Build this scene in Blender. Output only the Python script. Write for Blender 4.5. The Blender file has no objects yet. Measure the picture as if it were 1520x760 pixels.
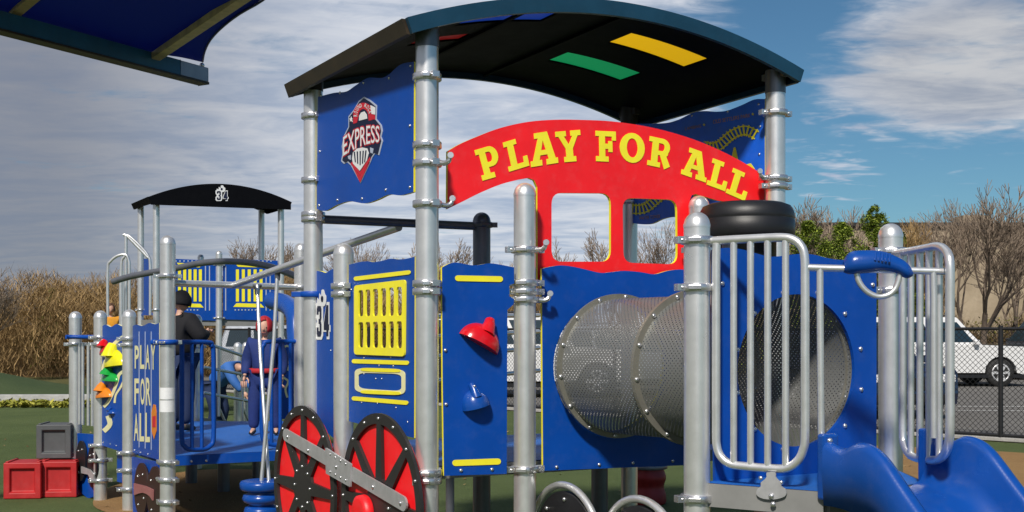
import bpy, bmesh, math, random
from mathutils import Vector, Matrix
from mathutils.geometry import tessellate_polygon
random.seed(7)
R = math.radians
S = bpy.context.scene
COL = S.collection
F = 1700.0; H = 1.69; HY = 490.0          # focal length in photo pixels, eye height, horizon row

# ---------------------------------------------------------------- camera
cd = bpy.data.cameras.new('camera'); cam = bpy.data.objects.new('camera', cd); COL.objects.link(cam)
cam.location = (0, 0, H); cam.rotation_euler = (R(90), 0, 0)
cd.sensor_width = 36; cd.lens = 36*F/1520; cd.shift_y = (HY-380)/1520; cd.clip_end = 3000; cd.clip_start = .05
S.camera = cam
# ---------------------------------------------------------------- light
SUN_EL, SUN_AZ = 43, 15       # azimuth: degrees to the left of straight behind the camera
sv = Vector((-math.sin(R(SUN_AZ))*math.cos(R(SUN_EL)), -math.cos(R(SUN_AZ))*math.cos(R(SUN_EL)), math.sin(R(SUN_EL))))
sl = bpy.data.lights.new('sun', 'SUN'); so = bpy.data.objects.new('sun', sl); COL.objects.link(so)
so.rotation_euler = sv.to_track_quat('Z', 'Y').to_euler(); sl.energy = 3.5; sl.angle = R(5); sl.color = (1, .94, .85)
S.view_settings.view_transform = 'Standard'; S.view_settings.look = 'None'
S.view_settings.exposure = 0.3; S.view_settings.gamma = 1
W = bpy.data.worlds.new('World'); S.world = W; W.use_nodes = True
def world():
    nt = W.node_tree; nt.nodes.clear(); N = nt.nodes.new; L = nt.links.new
    def M(op, a, b=None, c=None, clamp=False):
        n = N('ShaderNodeMath'); n.operation = op; n.use_clamp = clamp
        for i, v in enumerate((a, b, c)):
            if v is None: continue
            if isinstance(v, (int, float)): n.inputs[i].default_value = v
            else: L(v, n.inputs[i])
        return n.outputs[0]
    def ramp(v, a, b):
        n = N('ShaderNodeMapRange'); n.interpolation_type = 'SMOOTHSTEP'
        L(v, n.inputs[0]); n.inputs[1].default_value = a; n.inputs[2].default_value = b
        return n.outputs[0]
    out = N('ShaderNodeOutputWorld'); bg = N('ShaderNodeBackground'); bg.inputs[1].default_value = .09
    sky = N('ShaderNodeTexSky'); sky.sky_type = 'NISHITA'; sky.sun_disc = False
    sky.sun_elevation = R(SUN_EL); sky.sun_rotation = math.atan2(sv.x, sv.y)
    sky.air_density = 1.0; sky.dust_density = .3; sky.ozone_density = 2.5
    tc = N('ShaderNodeTexCoord'); sp = N('ShaderNodeSeparateXYZ'); L(tc.outputs['Generated'], sp.inputs[0])
    x, y, z = sp.outputs
    az = M('DIVIDE', x, M('MAXIMUM', M('ABSOLUTE', y), .05))
    zc = M('ADD', M('MAXIMUM', z, 0), .09)
    cx, cy = M('DIVIDE', x, zc), M('DIVIDE', y, zc)
    def noise(sx, sy, ox, det, rough, dist=0, rot=0):
        cb = N('ShaderNodeCombineXYZ'); L(cx, cb.inputs[0]); L(cy, cb.inputs[1])
        mp = N('ShaderNodeMapping'); L(cb.outputs[0], mp.inputs[0])
        mp.inputs['Scale'].default_value = (sx, sy, 1); mp.inputs['Location'].default_value = (ox, ox*.37, 0); mp.inputs['Rotation'].default_value = (0, 0, R(rot))
        n = N('ShaderNodeTexNoise'); L(mp.outputs[0], n.inputs['Vector']); n.inputs['Scale'].default_value = 1
        n.inputs['Detail'].default_value = det; n.inputs['Roughness'].default_value = rough; n.inputs['Distortion'].default_value = dist
        return n.outputs[0]
    big = noise(.5, .9, 3.1, 3, .5, .3, 12)
    mid = noise(2.6, 4.0, 7.7, 5, .55, .6, 14)
    fine = noise(9, 13, 1.3, 4, .6, .5, 18)
    # cover: heavy on the left and centre, clearing to blue at the right and high
    left = ramp(az, .26, .06)
    # the ragged bank in the upper right
    dx = M('DIVIDE', M('SUBTRACT', az, .41), .15); dz = M('DIVIDE', M('SUBTRACT', z, .215), .062)
    rr = M('SQRT', M('ADD', M('MULTIPLY', dx, dx), M('MULTIPLY', dz, dz)))
    bank = ramp(rr, 1.35, .45)
    low = M('MULTIPLY', ramp(z, .12, .0), .25)
    puff = M('MULTIPLY', M('MULTIPLY', ramp(az, .2, .26), ramp(az, .44, .3)), M('MULTIPLY', ramp(z, .06, .12), ramp(z, .24, .17)))
    cover = M('MAXIMUM', M('MULTIPLY', left, 1.08), M('MULTIPLY', bank, .95))
    cover = M('ADD', cover, low)
    dens = M('ADD', M('ADD', M('MULTIPLY', mid, .62), M('MULTIPLY', big, .30)), M('MULTIPLY', fine, .20))
    dens = M('ADD', dens, M('MULTIPLY', cover, .36))
    dens = M('MAXIMUM', dens, M('MULTIPLY', puff, M('ADD', M('MULTIPLY', noise(4.5, 6.5, 31, 4, .55, .3, 0), 1.25), .0)))
    a = ramp(dens, .62, .88)
    a = M('MULTIPLY', a, .93)
    shade = ramp(M('ADD', M('MULTIPLY', noise(2.0, 3.4, 19, 5, .55, .8, 14), .75), M('MULTIPLY', fine, .25)), .30, .70)
    # bank is bright, the far left thin and grey
    grey = ramp(az, -.1, -.42)
    cm = N('ShaderNodeMix'); cm.data_type = 'RGBA'; L(shade, cm.inputs[0])
    cm.inputs[6].default_value = (3.5, 4.2, 5.5, 1); cm.inputs[7].default_value = (6.6, 6.8, 7.3, 1)
    cg = N('ShaderNodeMix'); cg.data_type = 'RGBA'; L(grey, cg.inputs[0]); L(cm.outputs[2], cg.inputs[6])
    cg2 = N('ShaderNodeMix'); cg2.data_type = 'RGBA'; L(shade, cg2.inputs[0])
    cg2.inputs[6].default_value = (1.95, 2.2, 2.85, 1); cg2.inputs[7].default_value = (2.5, 2.6, 3.0, 1)
    L(cg2.outputs[2], cg.inputs[7])
    cm2 = N('ShaderNodeMix'); cm2.data_type = 'RGBA'; L(shade, cm2.inputs[0]); cm2.inputs[6].default_value = (2.5, 2.7, 3.2, 1); cm2.inputs[7].default_value = (4.8, 4.75, 4.7, 1)
    mx = N('ShaderNodeMix'); mx.data_type = 'RGBA'; L(a, mx.inputs[0])
    tn = N('ShaderNodeMix'); tn.data_type = 'RGBA'; tn.blend_type = 'MULTIPLY'; tn.inputs[0].default_value = 1; L(sky.outputs[0], tn.inputs[6]); tn.inputs[7].default_value = (.35, .53, .60, 1); L(tn.outputs[2], mx.inputs[6]); bk2 = N('ShaderNodeMix'); bk2.data_type = 'RGBA'; L(M('MULTIPLY', bank, .7), bk2.inputs[0]); L(cg.outputs[2], bk2.inputs[6]); L(cm2.outputs[2], bk2.inputs[7]); L(bk2.outputs[2], mx.inputs[7])
    L(mx.outputs[2], bg.inputs[0]); L(bg.outputs[0], out.inputs[0])
world()

# ---------------------------------------------------------------- materials
MT = {}
def mat(name, col, rough=.5, metal=0, var=.12, nscale=6, bump=0, bscale=60, spec=.5, coat=0, col2=None, trans=0, emit=None):
    if name in MT: return MT[name]
    m = bpy.data.materials.new(name); m.use_nodes = True; nt = m.node_tree; b = nt.nodes['Principled BSDF']
    N = nt.nodes.new; L = nt.links.new
    tc = N('ShaderNodeTexCoord'); n = N('ShaderNodeTexNoise'); n.inputs['Scale'].default_value = nscale
    n.inputs['Detail'].default_value = 6; n.inputs['Roughness'].default_value = .65; L(tc.outputs['Object'], n.inputs['Vector'])
    mx = N('ShaderNodeMix'); mx.data_type = 'RGBA'
    c2 = col2 or tuple(min(1, c*(1+var)) for c in col); c1 = col if col2 else tuple(c*(1-var) for c in col)
    mr = N('ShaderNodeMapRange'); L(n.outputs[0], mr.inputs[0]); mr.inputs[1].default_value = .32; mr.inputs[2].default_value = .68
    L(mr.outputs[0], mx.inputs[0]); mx.inputs[6].default_value = (*c1, 1); mx.inputs[7].default_value = (*c2, 1)
    wn = N('ShaderNodeTexNoise'); wn.inputs['Scale'].default_value = 11; wn.inputs['Detail'].default_value = 10; wn.inputs['Roughness'].default_value = .75; L(tc.outputs['Object'], wn.inputs['Vector'])
    wr = N('ShaderNodeMapRange'); L(wn.outputs[0], wr.inputs[0]); wr.inputs[1].default_value = .50; wr.inputs[2].default_value = .78; wr.inputs[4].default_value = .10
    wm = N('ShaderNodeMix'); wm.data_type = 'RGBA'; L(wr.outputs[0], wm.inputs[0]); L(mx.outputs[2], wm.inputs[6]); wm.inputs[7].default_value = (*[min(.34, .5*max(col)+.4*c+.012) for c in col], 1)
    L(wm.outputs[2], b.inputs['Base Color'])
    b.inputs['Metallic'].default_value = metal; b.inputs['Specular IOR Level'].default_value = spec; b.inputs['Coat Weight'].default_value = coat
    r = N('ShaderNodeMapRange'); L(n.outputs[0], r.inputs[0]); r.inputs[3].default_value = max(.02, rough-.08); r.inputs[4].default_value = min(1, rough+.1)
    L(r.outputs[0], b.inputs['Roughness'])
    if bump:
        n2 = N('ShaderNodeTexNoise'); n2.inputs['Scale'].default_value = bscale; n2.inputs['Detail'].default_value = 3; L(tc.outputs['Object'], n2.inputs['Vector'])
        bp = N('ShaderNodeBump'); bp.inputs['Strength'].default_value = bump; bp.inputs['Distance'].default_value = .01
        L(n2.outputs[0], bp.inputs['Height']); L(bp.outputs[0], b.inputs['Normal'])
    if emit: b.inputs['Emission Color'].default_value = (*emit, 1); b.inputs['Emission Strength'].default_value = 1
    MT[name] = m; return m
BLUE = mat('blue_plastic', (.0015, .062, .36), .42, var=.08, nscale=2.5, bump=.12, bscale=350, spec=.3)
DKBLUE = mat('navy_plastic', (.004, .02, .12), .4, bump=.1, bscale=300)
NAVY = mat('navy_print', (.003, .006, .035), .5)
RED = mat('red_plastic', (.92, .012, .018), .4, var=.08, nscale=3, bump=.1, bscale=300)
GRED = mat('glossy_red_plastic', (.6, .006, .012), .2)
YEL = mat('yellow_plastic', (.95, .84, .03), .42, var=.06)
CREAM = mat('cream_plastic', (.78, .74, .42), .45, var=.06)
ORANGE = mat('orange_plastic', (.75, .22, .01), .3)
GREEN = mat('green_plastic', (.01, .33, .05), .25)
BLACK = mat('black_plastic', (.012, .012, .014), .42, bump=.1, bscale=250)
MIDBLK = mat('dark_charcoal_plastic', (.022, .02, .02), .5)
BROWNBLK = mat('brown_black_plastic', (.03, .014, .011), .5)
PINKMET = mat('pinkish_plate', (.33, .13, .13), .4)
SILV = mat('silver_powder_coat', (.80, .80, .80), .3, metal=.72, var=.06, nscale=9, bump=.05, bscale=500)
GALV = mat('cast_aluminium', (.66, .66, .68), .27, metal=.85, var=.1, nscale=20)
DKMET = mat('dark_or_shaded_tube', (.17, .18, .21), .35, metal=.5)  # dark metal; also colours in shade on tubes under the roof
STEEL = mat('brushed_steel_plate', (.42, .42, .43), .42, metal=.35, var=.1, nscale=14)
GREYM = mat('grey_powder_coat', (.22, .22, .215), .5, var=.08)
WHITE = mat('white_print', (.75, .76, .78), .5, var=.03)
GREYP = mat('silver_print', (.42, .47, .6), .5, var=.03)
REDP = mat('red_print', (.55, .012, .03), .5, var=.03)
TEAL = mat('dark_teal_paint', (.008, .045, .085), .35, var=.2, nscale=3, bump=.08, bscale=120)
BROWNLIT = mat('brown_lit_edge', (.035, .024, .013), .5, var=.35, nscale=8, bump=.1, bscale=80)  # brown tone painted on edges that catch the light
DECK = mat('blue_deck_coating', (.010, .12, .47), .55, var=.12, nscale=5, bump=.5, bscale=160)
PODB = mat('glossy_blue_plastic', (.004, .062, .32), .25, var=.08, nscale=2, bump=.06, bscale=120)
ROOFB = mat('black_roof_plastic', (.003, .0033, .005), .6, bump=.06, bscale=40, spec=.06)
RUBBER = mat('tyre_rubber', (.02, .02, .02), .75, bump=.3, bscale=90)
def trans_mat(name, col):
    m = bpy.data.materials.new(name); m.use_nodes = True; nt = m.node_tree; b = nt.nodes['Principled BSDF']; out = nt.nodes['Material Output']
    b.inputs['Base Color'].default_value = (*col, 1); b.inputs['Roughness'].default_value = .3
    t = nt.nodes.new('ShaderNodeBsdfTranslucent'); t.inputs[0].default_value = (*col, 1)
    mx = nt.nodes.new('ShaderNodeMixShader'); mx.inputs[0].default_value = .8
    nt.links.new(b.outputs[0], mx.inputs[1]); nt.links.new(t.outputs[0], mx.inputs[2]); nt.links.new(mx.outputs[0], out.inputs[0]); return m
SKY_Y = trans_mat('yellow_translucent', (.78, .45, .008)); SKY_G = trans_mat('green_translucent', (.008, .24, .08))
SKY_B = trans_mat('blue_translucent', (.008, .03, .2)); SKY_R = trans_mat('red_translucent', (.10, .006, .006))
FABRIC = trans_mat('navy_shade_cloth', (.010, .045, .30)); FABRIC.node_tree.nodes['Principled BSDF'].inputs['Roughness'].default_value = .9
for n in FABRIC.node_tree.nodes:
    if n.bl_idname == 'ShaderNodeMixShader': n.inputs[0].default_value = .45
def alpha_pattern(name, kind, col, metal, rough, p, wire):
    """a woven or punched sheet: openings cut by its own UV in metres"""
    m = bpy.data.materials.new(name); m.use_nodes = True; nt = m.node_tree; b = nt.nodes['Principled BSDF']; N = nt.nodes.new; L = nt.links.new
    b.inputs['Base Color'].default_value = (*col, 1); b.inputs['Metallic'].default_value = metal; b.inputs['Roughness'].default_value = rough
    def M(op, a, b_=None, c=None):
        n = N('ShaderNodeMath'); n.operation = op
        for i, v in enumerate((a, b_, c)):
            if v is None: continue
            if isinstance(v, (int, float)): n.inputs[i].default_value = v
            else: L(v, n.inputs[i])
        return n.outputs[0]
    uv = N('ShaderNodeUVMap'); sp = N('ShaderNodeSeparateXYZ'); L(uv.outputs[0], sp.inputs[0]); u, v = sp.outputs[0], sp.outputs[1]
    a_ = M('FRACT', M('DIVIDE', M('ADD', u, v), p)); c_ = M('FRACT', M('DIVIDE', M('ADD', M('SUBTRACT', u, v), 400*p), p))
    if kind == 'chain':
        w1 = M('GREATER_THAN', M('ABSOLUTE', M('SUBTRACT', a_, .5)), .5-wire); w2 = M('GREATER_THAN', M('ABSOLUTE', M('SUBTRACT', c_, .5)), .5-wire)
        al = M('MAXIMUM', w1, w2)
    else:
        da = M('SUBTRACT', a_, .5); dc = M('SUBTRACT', c_, .5)
        al = M('GREATER_THAN', M('SQRT', M('ADD', M('MULTIPLY', da, da), M('MULTIPLY', dc, dc))), wire)
    L(al, b.inputs['Alpha']); return m
PERF = alpha_pattern('perforated_steel', 'holes', (.21, .215, .21), .4, .42, .026, .185)
CHAIN = alpha_pattern('black_chain_link', 'chain', (.012, .012, .013), .2, .5, .085, .062)

# ---------------------------------------------------------------- object helpers
ORG = {}                                   # world origin of every root
def link(o, parent=None):
    COL.objects.link(o)
    if parent is not None: o.parent = parent; ORG[o.name] = ORG[parent.name]
    else: ORG.setdefault(o.name, Vector((0, 0, 0)))
    return o
def props(o, label=None, cat=None, group=None, kind=None):
    if label: o['label'] = label
    if cat: o['category'] = cat
    if group: o['group'] = group
    if kind: o['kind'] = kind
    return o
def thing(name, loc, label, cat, group=None, rz=0):
    o = bpy.data.objects.new(name, None); o.location = loc; o.rotation_euler.z = rz; o.empty_display_size = .2
    COL.objects.link(o); ORG[o.name] = Vector(loc); props(o, label, cat, group); return o
class MB:
    def __init__(s): s.v = []; s.f = []; s.m = []; s.uv = None; s.sm = []
    def add(s, vs, fs, mi=0, smooth=False):
        o = len(s.v); s.v += [Vector(v) for v in vs]
        for f in fs: s.f.append([i+o for i in f]); s.m.append(mi); s.sm.append(smooth)
        return s
    def box(s, c, d, rot=None, mi=0):
        rot = rot or Matrix.Identity(3); c = Vector(c)
        vs = [c+rot@Vector((x*d[0]/2, y*d[1]/2, z*d[2]/2)) for x in (-1, 1) for y in (-1, 1) for z in (-1, 1)]
        return s.add(vs, [(0, 1, 3, 2), (4, 6, 7, 5), (0, 4, 5, 1), (2, 3, 7, 6), (0, 2, 6, 4), (1, 5, 7, 3)], mi)
    def tube(s, pts, r, seg=10, cap=True, mi=0, closed=False):
        pts = [Vector(p) for p in pts]; n = len(pts); rs = r if isinstance(r, (list, tuple)) else [r]*n
        vs = []; prev = None
        for i, p in enumerate(pts):
            if closed: t = pts[(i+1) % n]-pts[i-1]
            else: t = pts[min(i+1, n-1)]-pts[max(i-1, 0)]
            t.normalize()
            if prev is None:
                a = Vector((0, 0, 1)) if abs(t.z) < .9 else Vector((1, 0, 0)); u = t.cross(a).normalized()
            else: u = (prev-t*prev.dot(t)).normalized()
            prev = u; w = t.cross(u)
            for k in range(seg):
                an = 2*math.pi*k/seg; vs.append(p+(u*math.cos(an)+w*math.sin(an))*rs[i])
        fs = []
        for i in range(n if closed else n-1):
            a, b = i*seg, ((i+1) % n)*seg
            for k in range(seg): k2 = (k+1) % seg; fs.append((a+k, a+k2, b+k2, b+k))
        s.add(vs, fs, mi, True)
        if cap and not closed:
            s.add(vs[:seg], [list(range(seg))[::-1]], mi); s.add(vs[-seg:], [list(range(seg))], mi)
        return s
    def lathe(s, c, prof, seg=24, axis=Vector((0, 0, 1)), mi=0, sx=1, smooth=True):
        c = Vector(c); axis = axis.normalized(); q = axis.to_track_quat('Z', 'Y').to_matrix()
        vs = []
        for r, z in prof:
            for k in range(seg):
                an = 2*math.pi*k/seg; vs.append(c+q@Vector((r*math.cos(an)*sx, r*math.sin(an), z)))
        fs = []
        for i in range(len(prof)-1):
            for k in range(seg):
                k2 = (k+1) % seg; fs.append((i*seg+k, i*seg+k2, (i+1)*seg+k2, (i+1)*seg+k))
        s.add(vs, fs, mi, smooth)
        if prof[0][0] > 1e-4: s.add(vs[:seg], [list(range(seg))[::-1]], mi)
        if prof[-1][0] > 1e-4: s.add(vs[-seg:], [list(range(seg))], mi)
        return s
    def build(s, name, mats, parent=None, bevel=0, autosm=True, local=False):
        me = bpy.data.meshes.new(name)
        off = Vector((0, 0, 0)) if (parent is None or local) else ORG[parent.name]
        me.from_pydata([v-off for v in s.v], [], s.f); 
        for m in (mats if isinstance(mats, (list, tuple)) else [mats]): me.materials.append(m)
        for p, mi, sm in zip(me.polygons, s.m, s.sm): p.material_index = mi; p.use_smooth = sm
        if s.uv:
            ul = me.uv_layers.new(name='UVMap')
            for lp in me.loops: ul.data[lp.index].uv = s.uv[lp.vertex_index]
        me.update()
        o = bpy.data.objects.new(name, me); link(o, parent)
        if bevel:
            b = o.modifiers.new('bevel', 'BEVEL'); b.width = bevel; b.segments = 2; b.limit_method = 'ANGLE'; b.angle_limit = R(40)
        return o
def W3(px, py, D): return Vector(((px-760)/F*D, D, H-(py-HY)/F*D))
def G(px, D, z=0): return Vector(((px-760)/F*D, D, z))
class Plane:
    """vertical plane through two ground points; turns photo pixels into (s, z) on it"""
    def __init__(s, A, B, off=0):
        A = Vector((A[0], A[1])); B = Vector((B[0], B[1])); s.u = (B-A).normalized()
        n = Vector((s.u.y, -s.u.x))
        if n.dot(Vector((0, 0))-(A+B)/2) < 0: n = -n
        s.n = n; s.A = A+n*off; s.L = (B-A).length
    def px(s, x, y):
        k = (x-760)/F    # A.x + a ux = k (A.y + a uy)
        a = (k*s.A.y-s.A.x)/(s.u.x-k*s.u.y); D = s.A.y+a*s.u.y
        return (a, H-(y-HY)/F*D)
    def w(s, a, z, o=0): p = s.A+s.u*a+s.n*o; return Vector((p.x, p.y, z))
    def wp(s, x, y, o=0): a, z = s.px(x, y); return s.w(a, z, o)
def poly(mb, pl, loops, t, mi=0, mside=None, off=0):
    """extruded outline (first loop) with holes, in plane coordinates; front face at off + t/2"""
    ls = [[Vector((a, b, 0)) for a, b in l] for l in loops]
    tris = tessellate_polygon(ls); flat = [p for l in ls for p in l]
    fr = [pl.w(p.x, p.y, off+t/2) for p in flat]; bk = [pl.w(p.x, p.y, off-t/2) for p in flat]
    n = len(flat)
    if t > 0:
        mb.add(fr+bk, [tuple(x) for x in tris]+[(a+n, c+n, b+n) for a, b, c in tris], mi)
        o = 0; ms = mi if mside is None else mside
        for l in ls:
            m = len(l); mb.add(fr[o:o+m]+bk[o:o+m], [(i, (i+1) % m, (i+1) % m+m, i+m) for i in range(m)], ms); o += m
    else: mb.add(fr, [tuple(x) for x in tris], mi)
def P(pl, pts): return [pl.px(*p) for p in pts]
def smooth(pts, k=6, closed=False):
    """Catmull-Rom through the points"""
    o = []; n = len(pts)
    rng = range(n) if closed else range(n-1)
    for i in rng:
        if closed: p0, p1, p2, p3 = pts[i-1], pts[i], pts[(i+1) % n], pts[(i+2) % n]
        else: p0, p1, p2, p3 = pts[max(i-1, 0)], pts[i], pts[i+1], pts[min(i+2, n-1)]
        for j in range(k):
            t = j/k
            o.append(tuple(.5*((2*b)+(-a+c)*t+(2*a-5*b+4*c-d)*t*t+(-a+3*b-3*c+d)*t**3) for a, b, c, d in zip(p0, p1, p2, p3)))
    if not closed: o.append(tuple(pts[-1]))
    return o
def rrect(x0, y0, x1, y1, r, k=5):
    o = []
    for cx, cy, a0 in ((x1-r, y1-r, 0), (x0+r, y1-r, 90), (x0+r, y0+r, 180), (x1-r, y0+r, 270)):
        for i in range(k+1): a = R(a0+90*i/k); o.append((cx+r*math.cos(a), cy+r*math.sin(a)))
    return o
def quadround(c, r=.18, k=5):
    """four pixel corners with rounded corners"""
    o = []
    for i in range(4):
        p, q, n = Vector(c[i]), Vector(c[i-1]), Vector(c[(i+1) % 4]); a = p+(q-p)*r; b = p+(n-p)*r
        for j in range(k+1): t = j/k; o.append(tuple((1-t)**2*a+2*t*(1-t)*p+t*t*b))
    return o
def panel(name, pl, loops, mats, parent, t=.019, off=0, label=None):
    mb = MB(); poly(mb, pl, loops, t, 0, 1 if isinstance(mats, (list, tuple)) else 0, off)
    return props(mb.build(name, mats, parent), label)
def decal(name, pl, polys, m, parent, off=.0125):
    mb = MB()
    for lp in polys: poly(mb, pl, lp if isinstance(lp[0][0], (tuple, list, Vector)) else [lp], .003, 0, None, off)
    return mb.build(name, m, parent)
_tc = {}
def text2d(st, offs=0):
    key = (st, offs)
    if key not in _tc:
        def mk(o):
            c = bpy.data.curves.new('t', 'FONT'); c.body = st; c.size = 1; c.offset = o; c.resolution_u = 3
            ob = bpy.data.objects.new('t', c); COL.objects.link(ob); dg = bpy.context.evaluated_depsgraph_get(); dg.update()
            me = bpy.data.meshes.new_from_object(ob.evaluated_get(dg)); vs = [(v.co.x, v.co.y) for v in me.vertices]; fs = [tuple(p.vertices) for p in me.polygons]
            bpy.data.objects.remove(ob); bpy.data.curves.remove(c); bpy.data.meshes.remove(me); return vs, fs
        v0, f0 = mk(0); v, f = (v0, f0) if offs == 0 else mk(offs)
        x0 = min(p[0] for p in v0); x1 = max(p[0] for p in v0); y0 = min(p[1] for p in v0); y1 = max(p[1] for p in v0)
        _tc[key] = ([((a-x0)/(x1-x0), (b-y0)/(y1-y0)) for a, b in v], f)
    return _tc[key]
def text(name, pl, st, fn, m, parent, o=.0125, offs=0, mb=None):
    """fn maps the unit box to photo pixels on the panel"""
    v, f = text2d(st, offs); own = mb is None; mb = mb or MB()
    mb.add([pl.wp(*fn(a, b), o=o) for a, b in v], f)
    return mb.build(name, m, parent) if own else mb
def quadmap(BL, BR, TL): return lambda a, b: (BL[0]+(BR[0]-BL[0])*a+(TL[0]-BL[0])*b, BL[1]+(BR[1]-BL[1])*a+(TL[1]-BL[1])*b)
_bolt = {}
def bolt(pos, nrm, parent, r=.011, m=None):
    key = (r,)
    if key not in _bolt:
        mb = MB(); mb.lathe((0, 0, 0), [(r, 0), (r, r*.25), (r*.8, r*.6), (r*.35, r*.85), (0, r*.9)], 10); o = mb.build('bolt', m or GALV); _bolt[key] = o.data; bpy.data.objects.remove(o)
    o = bpy.data.objects.new('bolt', _bolt[key]); link(o, parent); o.location = Vector(pos)-ORG[parent.name]; o.rotation_euler = Vector(nrm).to_track_quat('Z', 'Y').to_euler(); return o
def pbolts(pl, pts, parent, o=.0095, r=.011):
    for x, y in pts: bolt(pl.wp(x, y, o), (pl.n.x, pl.n.y, 0), parent, r)

# posts with caps and clamps --------------------------------------------------
def post(parent, px, D, ztop, clamps=(), m=None, r=.0635, z0=0, dome=True, label=None, cm=None):
    """clamps: rows as (photo row, facing angle in degrees, hook)"""
    m = m or SILV; p = G(px, D); mb = MB()
    mb.lathe(p, [(r, z0), (r, ztop-r*1.15 if dome else ztop)], 32); o = mb.build('post', m, parent); props(o, label)
    if dome:
        c = MB(); c.lathe(p, [(r+.0015, ztop-r*1.22), (r+.002, ztop-r*.98)]+[(r*math.cos(R(a)), ztop-r+r*math.sin(R(a))) for a in range(8, 90, 9)]+[(0, ztop)], 32); c.build('cap', m, o)
    for cl in clamps:
        y, ang, hook = (cl+(None,)*2)[:3] if isinstance(cl, tuple) else (cl, None, None)
        z = H-(y-HY)/F*D; ang = 250 if ang is None else ang
        clamp(o, p, z, r, ang, hook, cm)
    return o
def clamp(par, p, z, r, ang, hook=None, m=None):
    mb = MB(); h = .019; w = r+.017
    mb.lathe((p.x, p.y, z), [(r+.0006, -h), (w-.003, -h), (w, -h+.004), (w, h-.004), (w-.003, h), (r+.0006, h)], 28)
    for da in (0, 180):
        d = Vector((math.cos(R(ang+da)), math.sin(R(ang+da)), 0)); q = Matrix.Rotation(R(ang+da), 3, 'Z')
        mb.box(Vector((p.x, p.y, z))+d*(w+.008), (.052, .042, .034), q)
        mb.lathe(Vector((p.x, p.y, z))+d*(w+.010)-q@Vector((0, .028, 0)), [(.008, 0), (.009, .008), (.008, .05), (0, .054)], 8, q@Vector((0, 1, 0)))
    # the cast swoosh on the front of the band
    d = Vector((0, -1, 0)).lerp(Vector((math.cos(R(ang)), math.sin(R(ang)), 0)), .25).normalized()
    q = Matrix.Rotation(math.atan2(d.y, d.x), 3, 'Z')
    mb.box(Vector((p.x, p.y, z))+d*(w+.001), (.014, .06, .020), q)
    if hook:
        a = R(hook); d = Vector((math.cos(a), math.sin(a), 0)); s = Vector((p.x, p.y, z))
        pts = [s+d*w, s+d*(w+.03)+Vector((0, 0, -.004)), s+d*(w+.055)+Vector((0, 0, .008)), s+d*(w+.066)+Vector((0, 0, .036))]
        mb.tube(smooth([tuple(q_) for q_ in pts], 4), [.015]*9+[.013]*3+[.010], 8)
        e = pts[-1]; mb.lathe(e-Vector((0, .016, 0)), [(.017, 0), (.019, .008), (.017, .026), (0, .028)], 10, Vector((0, 1, 0)))
    return mb.build('clamp', m or GALV, par, bevel=.002)

# ================================================================= SETTING
def struct(o, name=None): o['kind'] = 'structure'; return o
def sheet(name, pts, z, m):
    mb = MB(); ls = [[Vector((a, b, 0)) for a, b in pts]]; tr = tessellate_polygon(ls)
    mb.add([(a, b, z) for a, b in pts], [tuple(t) for t in tr]); o = mb.build(name, m)
    if o.data.polygons[0].normal.z < 0: o.data.flip_normals()
    return struct(o)
def ground_mat(name, cols, scales, bump=.6, bs=60, rough=.95):
    m = bpy.data.materials.new(name); m.use_nodes = True; nt = m.node_tree; b = nt.nodes['Principled BSDF']; N = nt.nodes.new; L = nt.links.new
    tc = N('ShaderNodeTexCoord'); prev = None
    for i, s in enumerate(scales):
        n = N('ShaderNodeTexNoise'); n.inputs['Scale'].default_value = s; n.inputs['Detail'].default_value = 5; n.inputs['Roughness'].default_value = .7; L(tc.outputs['Object'], n.inputs['Vector'])
        mr = N('ShaderNodeMapRange'); L(n.outputs[0], mr.inputs[0]); mr.inputs[1].default_value = .36; mr.inputs[2].default_value = .64
        mx = N('ShaderNodeMix'); mx.data_type = 'RGBA'; L(mr.outputs[0], mx.inputs[0])
        if prev is None: mx.inputs[6].default_value = (*cols[0], 1)
        else: L(prev, mx.inputs[6])
        mx.inputs[7].default_value = (*cols[i+1], 1)
        if prev is not None:
            k = N('ShaderNodeMath'); k.operation = 'MULTIPLY'; k.inputs[1].default_value = .5; L(mr.outputs[0], k.inputs[0]); L(k.outputs[0], mx.inputs[0])
        prev = mx.outputs[2]
    L(prev, b.inputs['Base Color']); b.inputs['Roughness'].default_value = rough; b.inputs['Specular IOR Level'].default_value = .2
    n2 = N('ShaderNodeTexNoise'); n2.inputs['Scale'].default_value = bs; n2.inputs['Detail'].default_value = 4; L(tc.outputs['Object'], n2.inputs['Vector'])
    bp = N('ShaderNodeBump'); bp.inputs['Strength'].default_value = bump; bp.inputs['Distance'].default_value = .03; L(n2.outputs[0], bp.inputs['Height']); L(bp.outputs[0], b.inputs['Normal'])
    return m
TURF = ground_mat('green_play_turf', [(.088, .125, .042), (.125, .165, .058), (.055, .08, .027)], [.6, 40], .8, 120)
GRASS = ground_mat('winter_grass', [(.10, .10, .035), (.16, .13, .055), (.05, .06, .02)], [.25, 14], .8, 30)
TAN = ground_mat('tan_rubber_surface', [(.34, .20, .085), (.42, .26, .11), (.18, .10, .04)], [1.2, 60], .8, 110)
ASPH = ground_mat('worn_asphalt', [(.17, .16, .15), (.21, .20, .185), (.10, .10, .10)], [.8, 50], .4, 90)
BRUSH = ground_mat('dry_brush_slope', [(.17, .11, .05), (.26, .17, .08), (.09, .055, .028)], [.5, 9], 1, 8)
MOUND = ground_mat('green_mound_turf', [(.055, .085, .035), (.08, .11, .045), (.03, .05, .02)], [.5, 20], .8, 40)
CONC = ground_mat('pale_concrete', [(.36, .35, .33), (.45, .44, .42), (.22, .21, .2)], [2, 40], .2, 90)
sheet('ground', [(-900, -60), (900, -60), (900, 1500), (-900, 1500)], -.012, GRASS)
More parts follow.
